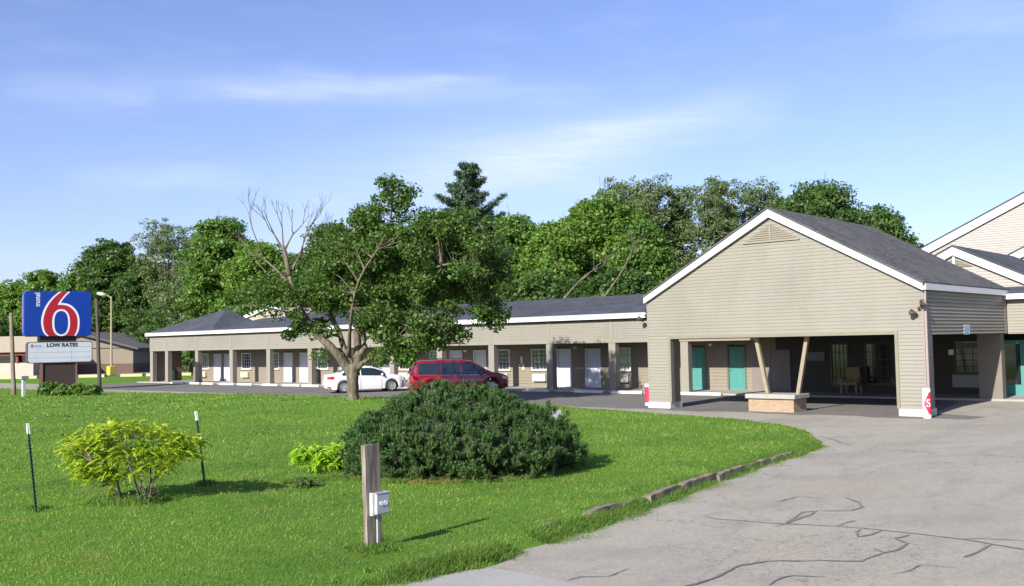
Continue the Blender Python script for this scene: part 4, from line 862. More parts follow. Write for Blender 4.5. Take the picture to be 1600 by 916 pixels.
    for s in (-1, 1):
        mx_ = gl_side[-1][1] - .22; y_ = sec(mx_)[4][0]; B(MB().lathe([(.001, -.10), (.06, -.07), (.075, 0), (.06, .07), (.001, .10)], (mx_, s * (y_ + .13), interp(belt, mx_) + .09), 12, 'y').box(mx_ - .03, mx_ + .03, min(s * y_, s * (y_ + .1)), max(s * y_, s * (y_ + .1)), interp(belt, mx_) + .03, interp(belt, mx_) + .06), 'mirror', paint, smooth=True)
    return t, B, sec, patch

def seams(B, sec, xs):
    for x in xs:
        for s_ in (-1, 1):
            P = sec(x)[:5]; mb = MB(); vs = []
            for y, z in P: vs += [(x - .009, s_ * (y + .005), z), (x + .009, s_ * (y + .005), z)]
            B(mb.add(vs, [(2 * i, 2 * i + 1, 2 * i + 3, 2 * i + 2) for i in range(len(P) - 1)]), 'door_seam', BLACK())
REDL = mat('red_lens', (.45, .01, .015), .15); HEADL = mat('head_lens', (.62, .64, .66), .08, spec=.9); CHR = mat('chrome', (.75, .75, .76), .15, metal=1.0); RIM = mat('alloy_rim', (.62, .62, .64), .3, metal=.7)
PLATE = mat('number_plate', (.65, .68, .72), .4)
def endplate(B, x, z0, z1, w, m, name, s):
    B(MB().box(min(x, x + s * .012), max(x, x + s * .012), -w / 2, w / 2, z0, z1), name, m)
VP = mat('dark_red_paint', (0.200, 0.004, 0.011), .22, spec=.6, coat=1.0)
def vtail(B, sec, patch, body):
    patch('taillight', -2.53, -2.30, 2, 4, REDL, .012, .1, 1.0); endplate(B, -2.56, .92, 1.06, .5, PLATE, 'number_plate', -1); B(MB().box(-2.60, -2.50, -.85, .85, .42, .58), 'rear_bumper', VP, bevel=.03)
    B(MB().box(-2.575, -2.56, -.5, .5, 1.08, 1.11), 'chrome_strip', CHR)
def vhead(B, sec, patch, body):
    patch('headlight', 2.22, 2.50, 2, 4, HEADL, .012, .35, 1.0); B(MB().box(2.54, 2.575, -.45, .45, .62, .80), 'grille', CHR)
    B(MB().box(2.545, 2.58, -.5, .5, .32, .45), 'lower_grille', BLACK())
vb = [(-2.57, 1.02), (-2.3, 1.03), (1.2, .98), (1.9, .97), (2.4, .86), (2.57, .74)]
vt_ = [(-2.57, 1.05), (-2.46, 1.35), (-2.30, 1.66), (-2.1, 1.73), (-1.0, 1.765), (.2, 1.74), (.62, 1.68), (1.0, 1.5), (1.55, 1.17), (1.72, 1.08), (2.1, 1.03), (2.45, .93), (2.57, .80)]
vpn = [(-2.57, .84), (-2.45, .93), (-2.0, .99), (1.6, 1.0), (2.1, .96), (2.4, .84), (2.57, .66)]
VA = math.radians(53); pw = gp(769.6, 614.8)
def rootfor(pw, a, lx, ly): return (pw.x - (lx * math.cos(a) - ly * math.sin(a)), pw.y - (lx * math.sin(a) + ly * math.cos(a)))
van, B_, sec_, patch_ = car('minivan', 'dark red minivan parked at an angle, nose to the walk', rootfor(pw, VA, 1.66, -.97), VA, 5.14, 1.98, vb, vt_, vpn, 3.08, .36, VP,
    [(-2.18, -1.02), (-.97, .02), (.07, 1.32)], (.66, 1.60), (-2.50, -2.32), fw=1.66, rimm=RIM, tail=vtail, head=vhead)
for x0, x1 in ((-.9, -.05), (.05, 1.05)): patch_('side_moulding', x0, x1, 0, 2, CHR, .02, .70, .76)
patch_('window_trim', -2.2, 1.35, 3, 4, CHR, .012, .2, 1.3)
seams(B_, sec_, (-1.05, .045, 1.12))
for x in (-.80, .22): patch_('door_handle', x, x + .2, 2, 3, VP, .035, .55, .72)
for s in (-1, 1): B_(MB().tube([(-2.0, s * .66, 1.80), (-1.0, s * .66, 1.83), (.3, s * .64, 1.80)], .02), 'roof_rail', BLACK())
WP = mat('white_car_paint', (0.619, 0.619, 0.628), .2, spec=.6, coat=1.0)
def stail(B, sec, patch, body):
    patch('taillight', -2.24, -1.86, 2, 4, REDL, .012, .35, .95); endplate(B, -2.29, .60, .72, .5, PLATE, 'number_plate', -1); patch('reflector', -2.24, -2.05, 0, 1, REDL, .012, .1, .6)
def shead(B, sec, patch, body): patch('headlight', 1.90, 2.22, 2, 4, HEADL, .012, .3, .9); B(MB().box(2.26, 2.30, -.5, .5, .42, .56), 'grille', BLACK())
sb = [(-2.28, .93), (-1.9, .95), (-.8, .93), (1.0, .88), (1.7, .84), (2.1, .76), (2.28, .62)]
st_ = [(-2.28, .96), (-2.1, 1.06), (-1.75, 1.09), (-1.55, 1.13), (-1.0, 1.34), (-.6, 1.42), (0, 1.45), (.35, 1.42), (.7, 1.30), (1.2, 1.04), (1.35, .98), (1.9, .90), (2.15, .80), (2.28, .68)]
spn = [(-2.28, .74), (-2.1, .88), (-1.6, .98), (1.2, 1.0), (1.8, .95), (2.1, .82), (2.28, .58)]
WA = math.radians(62); pw = gp(612.8, 611.9)
sed, B_, sec_, patch_ = car('sedan', 'white sedan parked at an angle behind the lawn tree, left of the red minivan', rootfor(pw, WA, 1.38, -.86), WA, 4.56, 1.78, sb, st_, spn, 2.70, .325, WP,
    [(-1.42, -.42), (-.36, 1.02)], (.42, 1.22), (-1.52, -.82), fw=1.38, rimm=RIM, tail=stail, head=shead, white=True, clear=.19)
seams(B_, sec_, (-.95, -.39, .80))
for x in (-.62, .38): patch_('door_handle', x - .2, x, 2, 3, WP, .03, .7, .85)
# ------------------------------------------------------------ foliage
def leafmat(name, c1, c2, rough=.5, trans=.38, spec=.4, patch=None): return mat(name, c1, rough, island=1.0, col2=c2, trans=trans, spec=spec, patch=patch)
def rot_frames(n, outward, upb, r):
    nr = r.normal(size=(n, 3)) + outward * .8; nr[:, 2] += upb; nr /= np.linalg.norm(nr, axis=1)[:, None]
    a = np.cross(nr, r.normal(size=(n, 3))); a /= np.linalg.norm(a, axis=1)[:, None]; b = np.cross(nr, a); return nr, a, b
def leafquads(P, out, la, lb, r, upb=.7, jitter=.35):
    n = len(P); nr, a, b = rot_frames(n, out, upb, r); s = (1 + jitter * r.normal(size=(n, 1))).clip(.45, 1.8)
    A, B2 = a * la * s, b * lb * s; fold = nr * (lb * .35) * s
    V = np.stack([P - A, P - B2 + fold, P + A, P + B2 + fold], 1).reshape(-1, 3); I = np.arange(n * 4).reshape(n, 4); return V, I
def crown(lobes, nleaf, cr, la, lb, r, shell=.55, per=38):
    lobes = np.array(lobes, float); C = lobes[:, :3]; R = lobes[:, 3:6]; w = (R[:, 0] * R[:, 2]); w /= w.sum(); nc = max(8, nleaf // per)
    idx = r.choice(len(C), nc, p=w); d = r.normal(size=(nc, 3)); d /= np.linalg.norm(d, axis=1)[:, None]; rad = (shell + (1.02 - shell) * r.random(nc) ** .55) * r.uniform(.86, 1.2, nc)
    cc = C[idx] + d * R[idx] * rad[:, None]; j = r.integers(0, nc, nleaf); k = r.normal(size=(nleaf, 3)); k *= (r.random((nleaf, 1)) ** .4) / np.linalg.norm(k, axis=1)[:, None]
    k[:, 2] *= .62; P = cc[j] + k * cr * r.uniform(.6, 1.3, nc)[j][:, None]; return leafquads(P, d[j], la, lb, r)
def envelope_lobes(n, hgt, z0, rad, r, shape='round'):
    out = []
    for i in range(n):
        u = (i + .5) / n; z = z0 + (hgt - z0) * u
        prof = {'round': math.sin(math.pi * min(.96, .12 + .86 * u)) ** .6, 'tall': math.sin(math.pi * min(.97, .15 + .8 * u)) ** .5, 'vase': .45 + .6 * u if u < .8 else 1.0 - (u - .8) * 2.4}[shape]
        a = i * 2.4 + r.uniform(-.5, .5); q_ = rad * prof; lr = rad * r.uniform(.34, .52) * (.75 + .25 * prof)
        d = max(0, q_ - lr) * r.uniform(.55, 1.1); out.append((d * math.cos(a), d * math.sin(a), min(z, hgt - lr * .75), lr, lr, lr * r.uniform(.65, .9)))
    out.append((0, 0, (z0 + hgt) / 2, rad * .55, rad * .55, (hgt - z0) * .38)); return out
LM = {'dark': leafmat('leaf_dark', (.045, .100, .023), (.10, .175, .037)), 'mid': leafmat('leaf_mid', (.068, .150, .026), (.14, .24, .040)), 'bright': leafmat('leaf_bright', (.085, .18, .024), (.165, .27, .041)),
      'grey': leafmat('leaf_grey', (.095, .14, .052), (.17, .23, .09)), 'pine': leafmat('leaf_pine', (.028, .068, .032), (.065, .115, .052), trans=.1)}
BK = wood('bark', (.055, .042, .03), (.16, .125, .09), (6, 6, 1.2)); BKL = wood('light_bark', (.055, .043, .030), (.19, .155, .108), (12, 12, 2.2))
def tree(px, ytop, D, wpx, kind, label, shape='round', z0f=.12, n=14, nleaf=13000, la=.25, cr=.85, seed=0, group='trees behind the motel', name='tree', shell=.55):
    r = np.random.default_rng(seed + abs(int(px))); b = atG(px, D, -.05); hgt = zD(px, ytop, D) + .05; rad = wpx * 1.22 / 2 / F * D
    t = thing(name, label, 'tree', b, group)
    air = kind == 'grey'; nleaf = int(nleaf * (2.6 if air else 4.3)); la *= (.46 if air else .53); cr *= (.8 if air else 1.0); lob = envelope_lobes(n, hgt, hgt * z0f, rad, r, shape); L2 = [(l[0] + b.x, l[1] + b.y, l[2] - .05, *l[3:]) for l in lob]
    V, I = crown(L2, nleaf, cr, la, la * .62, r, shell, per=60); V[:, 2] = V[:, 2].clip(.05, None); npmesh('crown', V, I, LM[kind], t)
    mb = MB(); tr_ = .018 * hgt + .08; top = Vector((b.x, b.y, hgt * .72)); mid = Vector((b.x + r.uniform(-.4, .4), b.y + r.uniform(-.4, .4), hgt * .35)); mb.tube([b, mid, top], [tr_ * 1.25, tr_, tr_ * .35], 8)
    for l in L2[:-1]:
        c = Vector(l[:3]); s0 = mid.lerp(top, r.uniform(0, .7)) if c.z > hgt * .4 else b.lerp(mid, r.uniform(.5, 1)); m_ = s0.lerp(c, .5) + Vector((0, 0, .4)); mb.tube([s0, m_, c], [tr_ * .38, tr_ * .25, tr_ * .08], 5)
        for _ in range(3): e = c + Vector(r.normal(size=3)) * l[3] * .6; mb.tube([m_.lerp(c, .5), e], [tr_ * .1, .02], 4)
    mb.build('trunk', BK, t, smooth=True); return t
T = [ # px, ytop, D, wpx, kind, shape, z0f, n, leaves, leafsize, label
 (-40, 428, 150, 110, 'bright', 'round', .05, 12, 8000, .34, 'pale green tree cut by the left edge of the photo'),
 (22, 434, 150, 90, 'bright', 'round', .05, 12, 8000, .34, 'far pale green tree just above the left end of the blue sign'),
 (68, 418, 150, 100, 'bright', 'round', .05, 12, 9000, .34, 'far yellowish green tree above the middle of the blue sign'),
 (112, 422, 145, 90, 'mid', 'round', .05, 12, 9000, .34, 'far green tree above the right end of the blue sign'),
 (168, 372, 144, 120, 'dark', 'tall', .05, 16, 18000, .36, 'dark tree with a pointed tip behind the lamp post'),
 (222, 400, 142, 95, 'dark', 'tall', .03, 14, 14000, .30, 'very dark tree at the left end of the motel roof'),
 (262, 342, 138, 120, 'grey', 'vase', .42, 11, 7500, .26, 'open grey-green tree with sky showing through, left of centre'),
 (300, 395, 108, 95, 'grey', 'tall', .03, 12, 9000, .27, 'grey-green shrubby tree above the hipped roof end'),
 (345, 338, 104, 120, 'mid', 'tall', .04, 17, 17000, .28, 'full green tree directly above the hip of the motel roof'),
 (405, 372, 98, 110, 'bright', 'tall', .04, 16, 15000, .27, 'yellow-green tree behind the dead branches'),
 (462, 392, 96, 90, 'mid', 'round', .04, 13, 11000, .27, 'mid green tree in the dip right of the dead branches'),
 (522, 348, 92, 110, 'dark', 'tall', .04, 16, 16000, .26, 'dark green tree showing at the left of the lawn tree crown'),
 (600, 345, 92, 130, 'dark', 'tall', .04, 16, 15000, .26, 'dark tree mostly hidden behind the lawn tree'),
 (680, 352, 90, 120, 'dark', 'tall', .04, 16, 14000, .26, 'dark tree behind the lawn tree and left of the conifer'),
 (812, 332, 90, 110, 'mid', 'tall', .04, 16, 16000, .26, 'green tree just right of the tall conifer'),
 (868, 345, 84, 110, 'bright', 'round', .04, 16, 16000, .25, 'bright green broad tree over the middle of the long roof'),
 (945, 302, 90, 150, 'bright', 'tall', .04, 20, 26000, .26, 'tallest bright green tree, left of the canopy gable'),
 (1010, 348, 84, 110, 'mid', 'round', .04, 14, 15000, .25, 'green tree low beside the left slope of the canopy gable'),
 (905, 320, 108, 80, 'grey', 'vase', .3, 9, 7000, .26, 'small grey-green tree top rising behind the bright tree'),
 (1008, 270, 116, 150, 'grey', 'vase', .30, 15, 19000, .27, 'tall feathery grey-green tree behind the bright green one'),
 (1068, 288, 116, 70, 'grey', 'tall', .35, 9, 7000, .26, 'narrow feathery tree left of the gap of sky'),
 (1126, 272, 112, 95, 'grey', 'vase', .38, 10, 8500, .25, 'airy tree with blue sky showing through, above the left gable slope'),
 (1195, 278, 116, 130, 'grey', 'round', .30, 12, 11000, .27, 'pale grey-green tree just behind the gable peak'),
 (1285, 286, 80, 180, 'dark', 'round', .30, 17, 19000, .23, 'dark broad tree behind the canopy roof ridge'),
 (1340, 322, 92, 110, 'mid', 'round', .20, 12, 9000, .24, 'green tree filling the dip between the two dark trees right of the gable peak'),
 (1385, 320, 78, 105, 'dark', 'round', .20, 13, 11000, .22, 'dark rounded tree at the right end of the tree line, left of the big gable')]
for i, (px, yt, D, w, k, sh, z0, n, nl, la, lab) in enumerate(T):
    tree(px, yt + (6 if k != 'grey' else 4), D, w, k, lab, sh, z0, n, nl, la, cr=.95 if k != 'grey' else 1.0, seed=i * 31, name='broadleaf_tree' if k != 'grey' else 'feathery_tree', shell=.5)
# under-storey of bushes along the back
for i, (px, yt, D, w, k, lab) in enumerate(((140, 505, 142, 130, 'dark', 'dark undergrowth beyond the neighbouring lot, right of the sign'), (250, 480, 132, 120, 'dark', 'dark undergrowth behind the hipped roof end'), (840, 430, 74, 180, 'dark', 'dark undergrowth behind the middle of the long roof'), (980, 430, 72, 170, 'dark', 'dark undergrowth behind the roof beside the canopy'), (700, 440, 76, 160, 'dark', 'dark undergrowth behind the roof by the lawn tree'), (560, 430, 80, 160, 'dark', 'dark undergrowth behind the lawn tree trunk'), (420, 440, 86, 150, 'dark', 'dark undergrowth behind the back gable'), (-20, 500, 140, 120, 'dark', 'dark undergrowth at the left edge'))):
    tree(px, yt, D, w, k, lab, 'round', .02, 10, 9000, .26, seed=900 + i, group='undergrowth behind the motel', name='tall_bush')
# bare limbs in the canopy line
def dead(px0, py0, px1, py1, D, r, mb, rad, depth=4, sd=0):
    rr_ = random.Random(sd)
    def rec(p, d, ln, rad, k):
        q_ = p + d * ln; m_ = p.lerp(q_, .5) + Vector((rr_.uniform(-1, 1), rr_.uniform(-1, 1), rr_.uniform(-1, 1))) * ln * .07; mb.tube([p, m_, q_], [rad, rad * .8, rad * .6], 5 if rad > .04 else 3, cap=False)
        if k == 0: return
        for j in range(rr_.choice((2, 2, 3))):
            nd = (d + Vector((rr_.uniform(-1, 1), rr_.uniform(-1, 1), rr_.uniform(-.35, .8))) * .55).normalized(); rec(q_, nd, ln * rr_.uniform(.55, .85), rad * .6, k - 1)
    a, b = atD(px0, py0, D), atD(px1, py1, D); rec(a, (b - a).normalized(), (b - a).length, rad, depth)
for i, (a, b, c, d, D) in enumerate(((880, 470, 905, 440, 70), (940, 470, 965, 435, 69))):
    mb = MB(); dead(a, b, c, d, D, None, mb, .10, 4, 50 + i); p = atG(a, D, -.05); mb.tube([p, atD(a, b, D)], [.14, .10], 6)
    o = mb.build('bare_tree', BKL, None, p, smooth=True); tag(o, ('bare pale branching tree above the roof, between the minivan and the white doors', 'bare pale branching tree above the roof, nearer the canopy')[i], 'tree')
# tall conifer
def conifer(px, ytop, D, wpx, label):
    r = np.random.default_rng(5); b = atG(px, D, -.05); hgt = zD(px, ytop, D); rad = wpx / 2 / F * D; t = thing('conifer', label, 'tree', b); mb = MB(); mb.tube([b, b + Vector((.1, .1, hgt * .6)), b + Vector((0, 0, hgt))], [.32, .2, .03], 8); PC = []; PD = []
    z = 3.0
    while z < hgt - .2:
        u = z / hgt; L_ = rad * (1.04 - u ** 2.1) * (1 if u > .15 else .7) + .25; nb_ = 5
        for k in range(nb_):
            a = r.uniform(0, 6.28); ln = L_ * r.uniform(.5, 1.15); d = Vector((math.cos(a), math.sin(a), 0)); e = Vector((b.x, b.y, z)) + d * ln + Vector((0, 0, ln * r.uniform(.12, .5))); s0 = Vector((b.x, b.y, z)); m_ = s0.lerp(e, .5) - Vector((0, 0, .12 * ln)); mb.tube([s0, m_, e], [.07, .045, .015], 4, cap=False)
            m_n = int(9 * ln) + 3
            for j in range(m_n):
                f = .3 + .75 * (j + r.random()) / m_n; c = (s0.lerp(m_, f * 2) if f < .5 else m_.lerp(e, min(1.05, f * 2 - 1))); side = Vector((-d.y, d.x, 0)) * r.uniform(-1, 1) * .30 * ln * (1.1 - f); c = c + side
                PC.append(np.array(c)); PD.append(np.array(d))
        z += .42
    PC = np.array(PC); PD = np.array(PD); k = 16; P = np.repeat(PC, k, 0) + r.normal(size=(len(PC) * k, 3)) * (.17, .17, .11); out = np.repeat(PD, k, 0) * .3
    V, I = leafquads(P, out, .17, .035, r, upb=.4); npmesh('crown', V, I, LM['pine'], t); mb.build('trunk', BK, t, smooth=True)
conifer(737, 252, 92, 205, 'tall blue-green conifer rising highest above the tree line')
# ------------------------------------------------------------ lawn tree
D0 = 42.3; lt = thing('lawn_tree', 'leafy maple with forked trunk and bare dead top limbs standing on the lawn', 'tree', gp(552, 629, .26))
LB = MB(); nodes = []
def limb(pts, r0, r1, n=9):
    P = [atD(x, y, D0 + dd) for x, y, dd in pts]; Q = []
    for i in range(len(P) - 1):
        p0, p1, p2, p3 = P[max(0, i - 1)], P[i], P[i + 1], P[min(len(P) - 1, i + 2)]
        for t_ in (0, .33, .66): Q.append(.5 * ((2 * p1) + (p2 - p0) * t_ + (2 * p0 - 5 * p1 + 4 * p2 - p3) * t_ ** 2 + (3 * p1 - p0 - 3 * p2 + p3) * t_ ** 3))
    Q.append(P[-1]); k = len(Q); R = [r0 + (r1 - r0) * (i / (k - 1)) ** .8 for i in range(k)]; R = [q_ * (1 + .06 * math.sin(i * 2.1)) for i, q_ in enumerate(R)]
    LB.tube(Q, R, n); nodes.extend(Q[1:]); return Q
limb([(552, 634, 0), (552, 624, 0), (551, 612, 0), (551, 590, 0), (551, 578, 0), (552, 570, 0)], .27, .24, 12)
limb([(551, 590, 0), (541, 572, 0), (522, 548, -.2), (500, 526, -.3), (482, 505, -.3), (468, 480, -.2), (458, 455, 0), (452, 430, .1)], .23, .10)
limb([(452, 432, .1), (447, 405, .1), (443, 385, .2)], .12, .08, 7); limb([(462, 465, 0), (452, 445, .6), (430, 420, 1), (400, 395, 1.4)], .09, .04, 6); limb([(482, 505, -.3), (455, 490, -.8), (420, 482, -1.2), (385, 478, -1.6)], .07, .03, 6)
limb([(552, 582, 0), (545, 560, .2), (536, 540, .4), (530, 520, .5), (520, 500, .4), (500, 490, .2), (480, 500, .0)][:5], .16, .10); limb([(520, 500, .4), (516, 470, .6), (530, 435, .8), (548, 400, 1.0), (560, 365, 1.0)], .12, .04, 7)
limb([(532, 525, .5), (518, 524, .4), (506, 530, .3)], .08, .06, 6)
limb([(553, 585, 0), (560, 560, .1), (558, 535, .1), (557, 515, .1)], .20, .17); limb([(556, 560, .1), (570, 540, 0), (566, 512, 0), (575, 495, 0), (600, 470, -.2), (640, 440, -.5), (690, 415, -.8), (740, 410, -1)], .16, .03)
limb([(558, 520, .1), (572, 480, .6), (590, 430, 1), (605, 380, 1), (612, 330, .8), (612, 288, .6)], .10, .015, 7); limb([(562, 512, .1), (600, 480, 1.5), (650, 450, 2.2), (710, 430, 2.6), (765, 450, 2.6)], .12, .03, 7)
limb([(556, 578, 0), (574, 562, -.4), (596, 556, -.8)], .13, .09, 7); limb([(575, 495, 0), (610, 500, -1.2), (650, 515, -1.8), (690, 535, -2.0)], .09, .02, 6)
limb([(590, 430, 1), (640, 395, 1.2), (690, 360, 1.2), (735, 350, 1)], .09, .02, 6); limb([(545, 560, .2), (548, 500, -1.2), (560, 440, -2), (590, 390, -2.4)], .10, .03, 6)
for sd, (a, b, c, d, ra, k) in enumerate(((443, 392, 428, 366, .055, 4), (445, 392, 458, 366, .05, 4), (452, 430, 472, 392, .055, 4), (410, 400, 395, 360, .035, 3), (443, 385, 441, 356, .04, 3), (468, 400, 482, 362, .035, 3), (420, 430, 395, 400, .03, 3), (660, 470, 700, 455, .03, 3))):
    dead(a, b, c, d, D0 + (.2 if sd != 3 else 1.2), None, LB, ra, k, 10 + sd)
# leaf masses: px, py, rx, ry, half depth m, clumps, depth offset
LF = [(655, 395, 122, 62, 3.0, 120, .3), (725, 420, 72, 62, 2.8, 60, .4), (645, 465, 78, 55, 2.6, 58, 0), (642, 522, 58, 30, 1.5, 42, -1.2), (622, 556, 44, 13, .9, 10, -1.2), (757, 475, 33, 30, 1.2, 16, .6), (565, 395, 65, 50, 2.4, 55, .3), (530, 445, 55, 48, 2, 40, 0), (690, 350, 78, 18, 1.6, 24, .6), (612, 318, 34, 24, .9, 12, .7), (608, 290, 18, 9, .5, 4, .6), (632, 302, 14, 8, .4, 3, .6), (575, 340, 40, 25, 1.2, 14, .5),
      (770, 500, 18, 14, .5, 4, .6), (470, 470, 40, 38, 1.3, 18, -.2), (425, 455, 42, 34, 1.2, 12, 0), (395, 478, 22, 14, .8, 5, -1.2), (505, 510, 22, 14, .6, 6, 0), (465, 510, 18, 8, .5, 4, 0), (500, 400, 40, 30, 1.4, 12, .3), (590, 490, 40, 30, 1.6, 20, -.8), (700, 510, 30, 28, 1.2, 16, -.6), (735, 385, 50, 30, 1.8, 20, .6), (782, 440, 14, 14, .6, 5, .6), (500, 560, 6, 6, .2, 1, 0), (453, 520, 10, 5, .3, 2, 0)]
r = np.random.default_rng(3); CC = []; NN = np.array([np.array(n_) for n_ in nodes])
for (x, y, rx_, ry_, dh, n_, do) in LF:
    for _ in range(n_):
        d = r.normal(size=3); d /= np.linalg.norm(d); q_ = (.35 + .65 * r.random() ** .6); CC.append((np.array(atD(x + d[0] * rx_ * q_, y + d[1] * ry_ * q_, D0 + do + d[2] * dh * q_)), d[0] * np.array(CR_) + np.array((0, 0, -d[1])) + d[2] * np.array(FW_)))
TW = MB()
for c, d in CC:
    k = np.argmin(((NN - c) ** 2).sum(1)); p = Vector(NN[k]); q_ = Vector(c); ln = (q_ - p).length
    if ln > .25: TW.tube([p, p.lerp(q_, .5) + Vector(r.normal(size=3)) * .1 * ln + Vector((0, 0, .08 * ln)), q_], [.028 + .006 * ln, .018, .008], 4, cap=False)
C3 = np.array([c for c, _ in CC]); DD3 = np.array([d for _, d in CC]); per = 145; j = np.repeat(np.arange(len(C3)), per); k = r.normal(size=(len(j), 3)); k *= (r.random((len(j), 1)) ** .45) / np.linalg.norm(k, axis=1)[:, None]; k[:, 2] *= .7
P = C3[j] + k * .52 * r.uniform(.6, 1.25, len(C3))[j][:, None]; V, I = leafquads(P, DD3[j] * .4, .058, .043, r, upb=.8)
npmesh('crown', V, I, leafmat('maple_leaf', (.045, .100, .019), (.115, .195, .033)), lt)
tk = LB.build('trunk', BKL, lt, smooth=True); TW.build('twigs', BK, tk)
# ------------------------------------------------------------ mugo pine
BC = atG(716, 20.0, 0); lobes = [(-1.45, .0, .62, .78, .66), (-.95, .1, .95, .85, .62), (-.3, .15, 1.12, .95, .72), (.35, .1, 1.05, .95, .68), (.95, .0, .82, .95, .62), (1.5, .0, .66, .75, .56), (1.9, -.1, .48, .42, .44), (-.5, -.75, .72, 1.0, .68), (.35, -.85, .66, 1.0, .62), (1.15, -.65, .55, .85, .54), (-1.35, -.55, .48, .72, .52), (0, .9, .85, 1.2, .75), (1.0, .9, .62, .95, .58), (-1.0, .8, .7, .9, .62), (-1.85, .1, .45, .42, .42)]
lobes = [(BC.x + CR_.x * a + FW_.x * b, BC.y + CR_.y * a + FW_.y * b, z * .92, rr_, rr_, rz * .97) for a, b, z, rr_, rz in lobes]
def lobe_surface(lobes, n, r, k=.96):
    Lb = np.array(lobes); w = Lb[:, 3] * Lb[:, 5]; idx = r.choice(len(Lb), n, p=w / w.sum()); d = r.normal(size=(n, 3)); d /= np.linalg.norm(d, axis=1)[:, None]; P = Lb[idx, :3] + d * Lb[idx, 3:6]; ok = P[:, 2] > .07
    for l in Lb: ok &= (((P - l[:3]) / (l[3:6] * k)) ** 2).sum(1) > 1 - 1e-6
    nn = d / Lb[idx, 3:6]; nn /= np.linalg.norm(nn, axis=1)[:, None]; return P[ok], nn[ok]
bush = thing('mugo_pine', 'big dark green mounded pine shrub in the middle of the lawn', 'shrub', BC)
r = np.random.default_rng(11); P, Nn = lobe_surface(lobes, 7800, r)
P = P + Nn * (r.normal(size=len(P)) * .085 + .09 * np.sin(P[:, 0] * 4.3 + P[:, 2] * 5 + 1) * np.sin(P[:, 1] * 4.5 + P[:, 0]))[:, None]
kk = 9; tn = np.repeat(Nn, kk, 0); off_ = r.normal(size=(len(P) * kk, 3)) * .027; P = np.repeat(P, kk, 0) + off_; Nn = tn * .7 + off_ * 14; P[:, 2] = P[:, 2].clip(.08, None)
def shoots(P, Nn, r, ln, nl, nw, k, upw=.75):
    ax = Nn * .5 + r.normal(size=P.shape) * .22; ax[:, 2] += upw; ax /= np.linalg.norm(ax, axis=1)[:, None]; n = len(P); j = np.repeat(np.arange(n), k); t = r.random(len(j)) * ln; a = ax[j]; base = P[j] + a * (t - ln * .4)[:, None]
    rd = np.cross(a, r.normal(size=a.shape)); rd /= np.linalg.norm(rd, axis=1)[:, None]; d = rd * .85 + a * (.55 + .5 * (t / ln))[:, None]; d /= np.linalg.norm(d, axis=1)[:, None]; s = np.cross(d, a); s /= np.linalg.norm(s, axis=1)[:, None]; L = nl * r.uniform(.7, 1.2, len(j))[:, None]
    V = np.stack([base - s * nw, base + s * nw, base + d * L], 1).reshape(-1, 3); return V, np.arange(len(j) * 3).reshape(-1, 3)
V, I = shoots(P, Nn, r, .10, .050, .0062, 22); PM = leafmat('pine_needles', (.032, .085, .025), (.120, .215, .055), rough=.5, trans=.25)
npmesh('foliage', V, I, PM, bush)
mb = MB()
for l in lobes:
    vs = []; 
    for i in range(9):
        for k in range(14): a = math.pi * i / 8; b = 2 * math.pi * k / 14; w = .80; vs.append((l[0] + l[3] * w * math.sin(a) * math.cos(b), l[1] + l[3] * w * math.sin(a) * math.sin(b), max(.02, l[2] + l[5] * w * math.cos(a))))
    mb.add(vs, [(14 * i + k, 14 * i + 14 + k, 14 * i + 14 + (k + 1) % 14, 14 * i + (k + 1) % 14) for i in range(8) for k in range(14)])
mb.build('dark_core', mat('core_shade_green', (.018, .030, .010), .95, var=.8, scale=14, col2=(.03, .035, .015)), bush)  # solid shrunken lobes, coloured dark to stand in for shade between the shoots
mb = MB()
for i in range(26):
    a = random.uniform(-1.7, 1.8); p = BC + CR_ * a + FW_ * random.uniform(-1.2, -.5); mb.tube([p + Vector((0, 0, .05)), p + Vector((random.uniform(-.2, .2), random.uniform(-.2, .2), .45))], [.03, .018], 5)
mb.build('stems', BK, bush)
# bark mulch ring
xs_ = np.arange(-3.2, 3.0, .09); ys_ = np.arange(-2.3, 2.2, .09); Xg, Yg = np.meshgrid(xs_, ys_, indexing='ij'); pp = np.stack([Xg.ravel(), Yg.ravel()], 1)
e2 = ((pp[:, 0] + .25) / 2.3) ** 2 + ((pp[:, 1] + .05) / 1.75) ** 2 + .12 * np.sin(pp[:, 0] * 5) * np.sin(pp[:, 1] * 4 + 1); wxy = np.array(BC.xy)[None] + pp[:, :1] * np.array(CR_.xy)[None] + pp[:, 1:] * np.array(FW_.xy)[None]
zz_ = np.where(e2 < 1, .10 + .05 * (1 - e2) + .018 * rng.random(len(e2)), .05); V = np.column_stack([wxy, zz_]); ny = len(ys_); I = np.arange(len(pp)).reshape(len(xs_), ny); Fc = np.stack([I[:-1, :-1], I[1:, :-1], I[1:, 1:], I[:-1, 1:]], -1).reshape(-1, 4); Fc = Fc[(e2[Fc] < 1.0).any(1)]
o = npmesh('bark_mulch', V, Fc, mat('mulch', (.30, .12, .055), .95, var=.9, scale=18, col2=(.10, .045, .025), bump=1, bscale=60)); stuff(o, 'reddish brown bark mulch under the mounded pine', 'mulch')
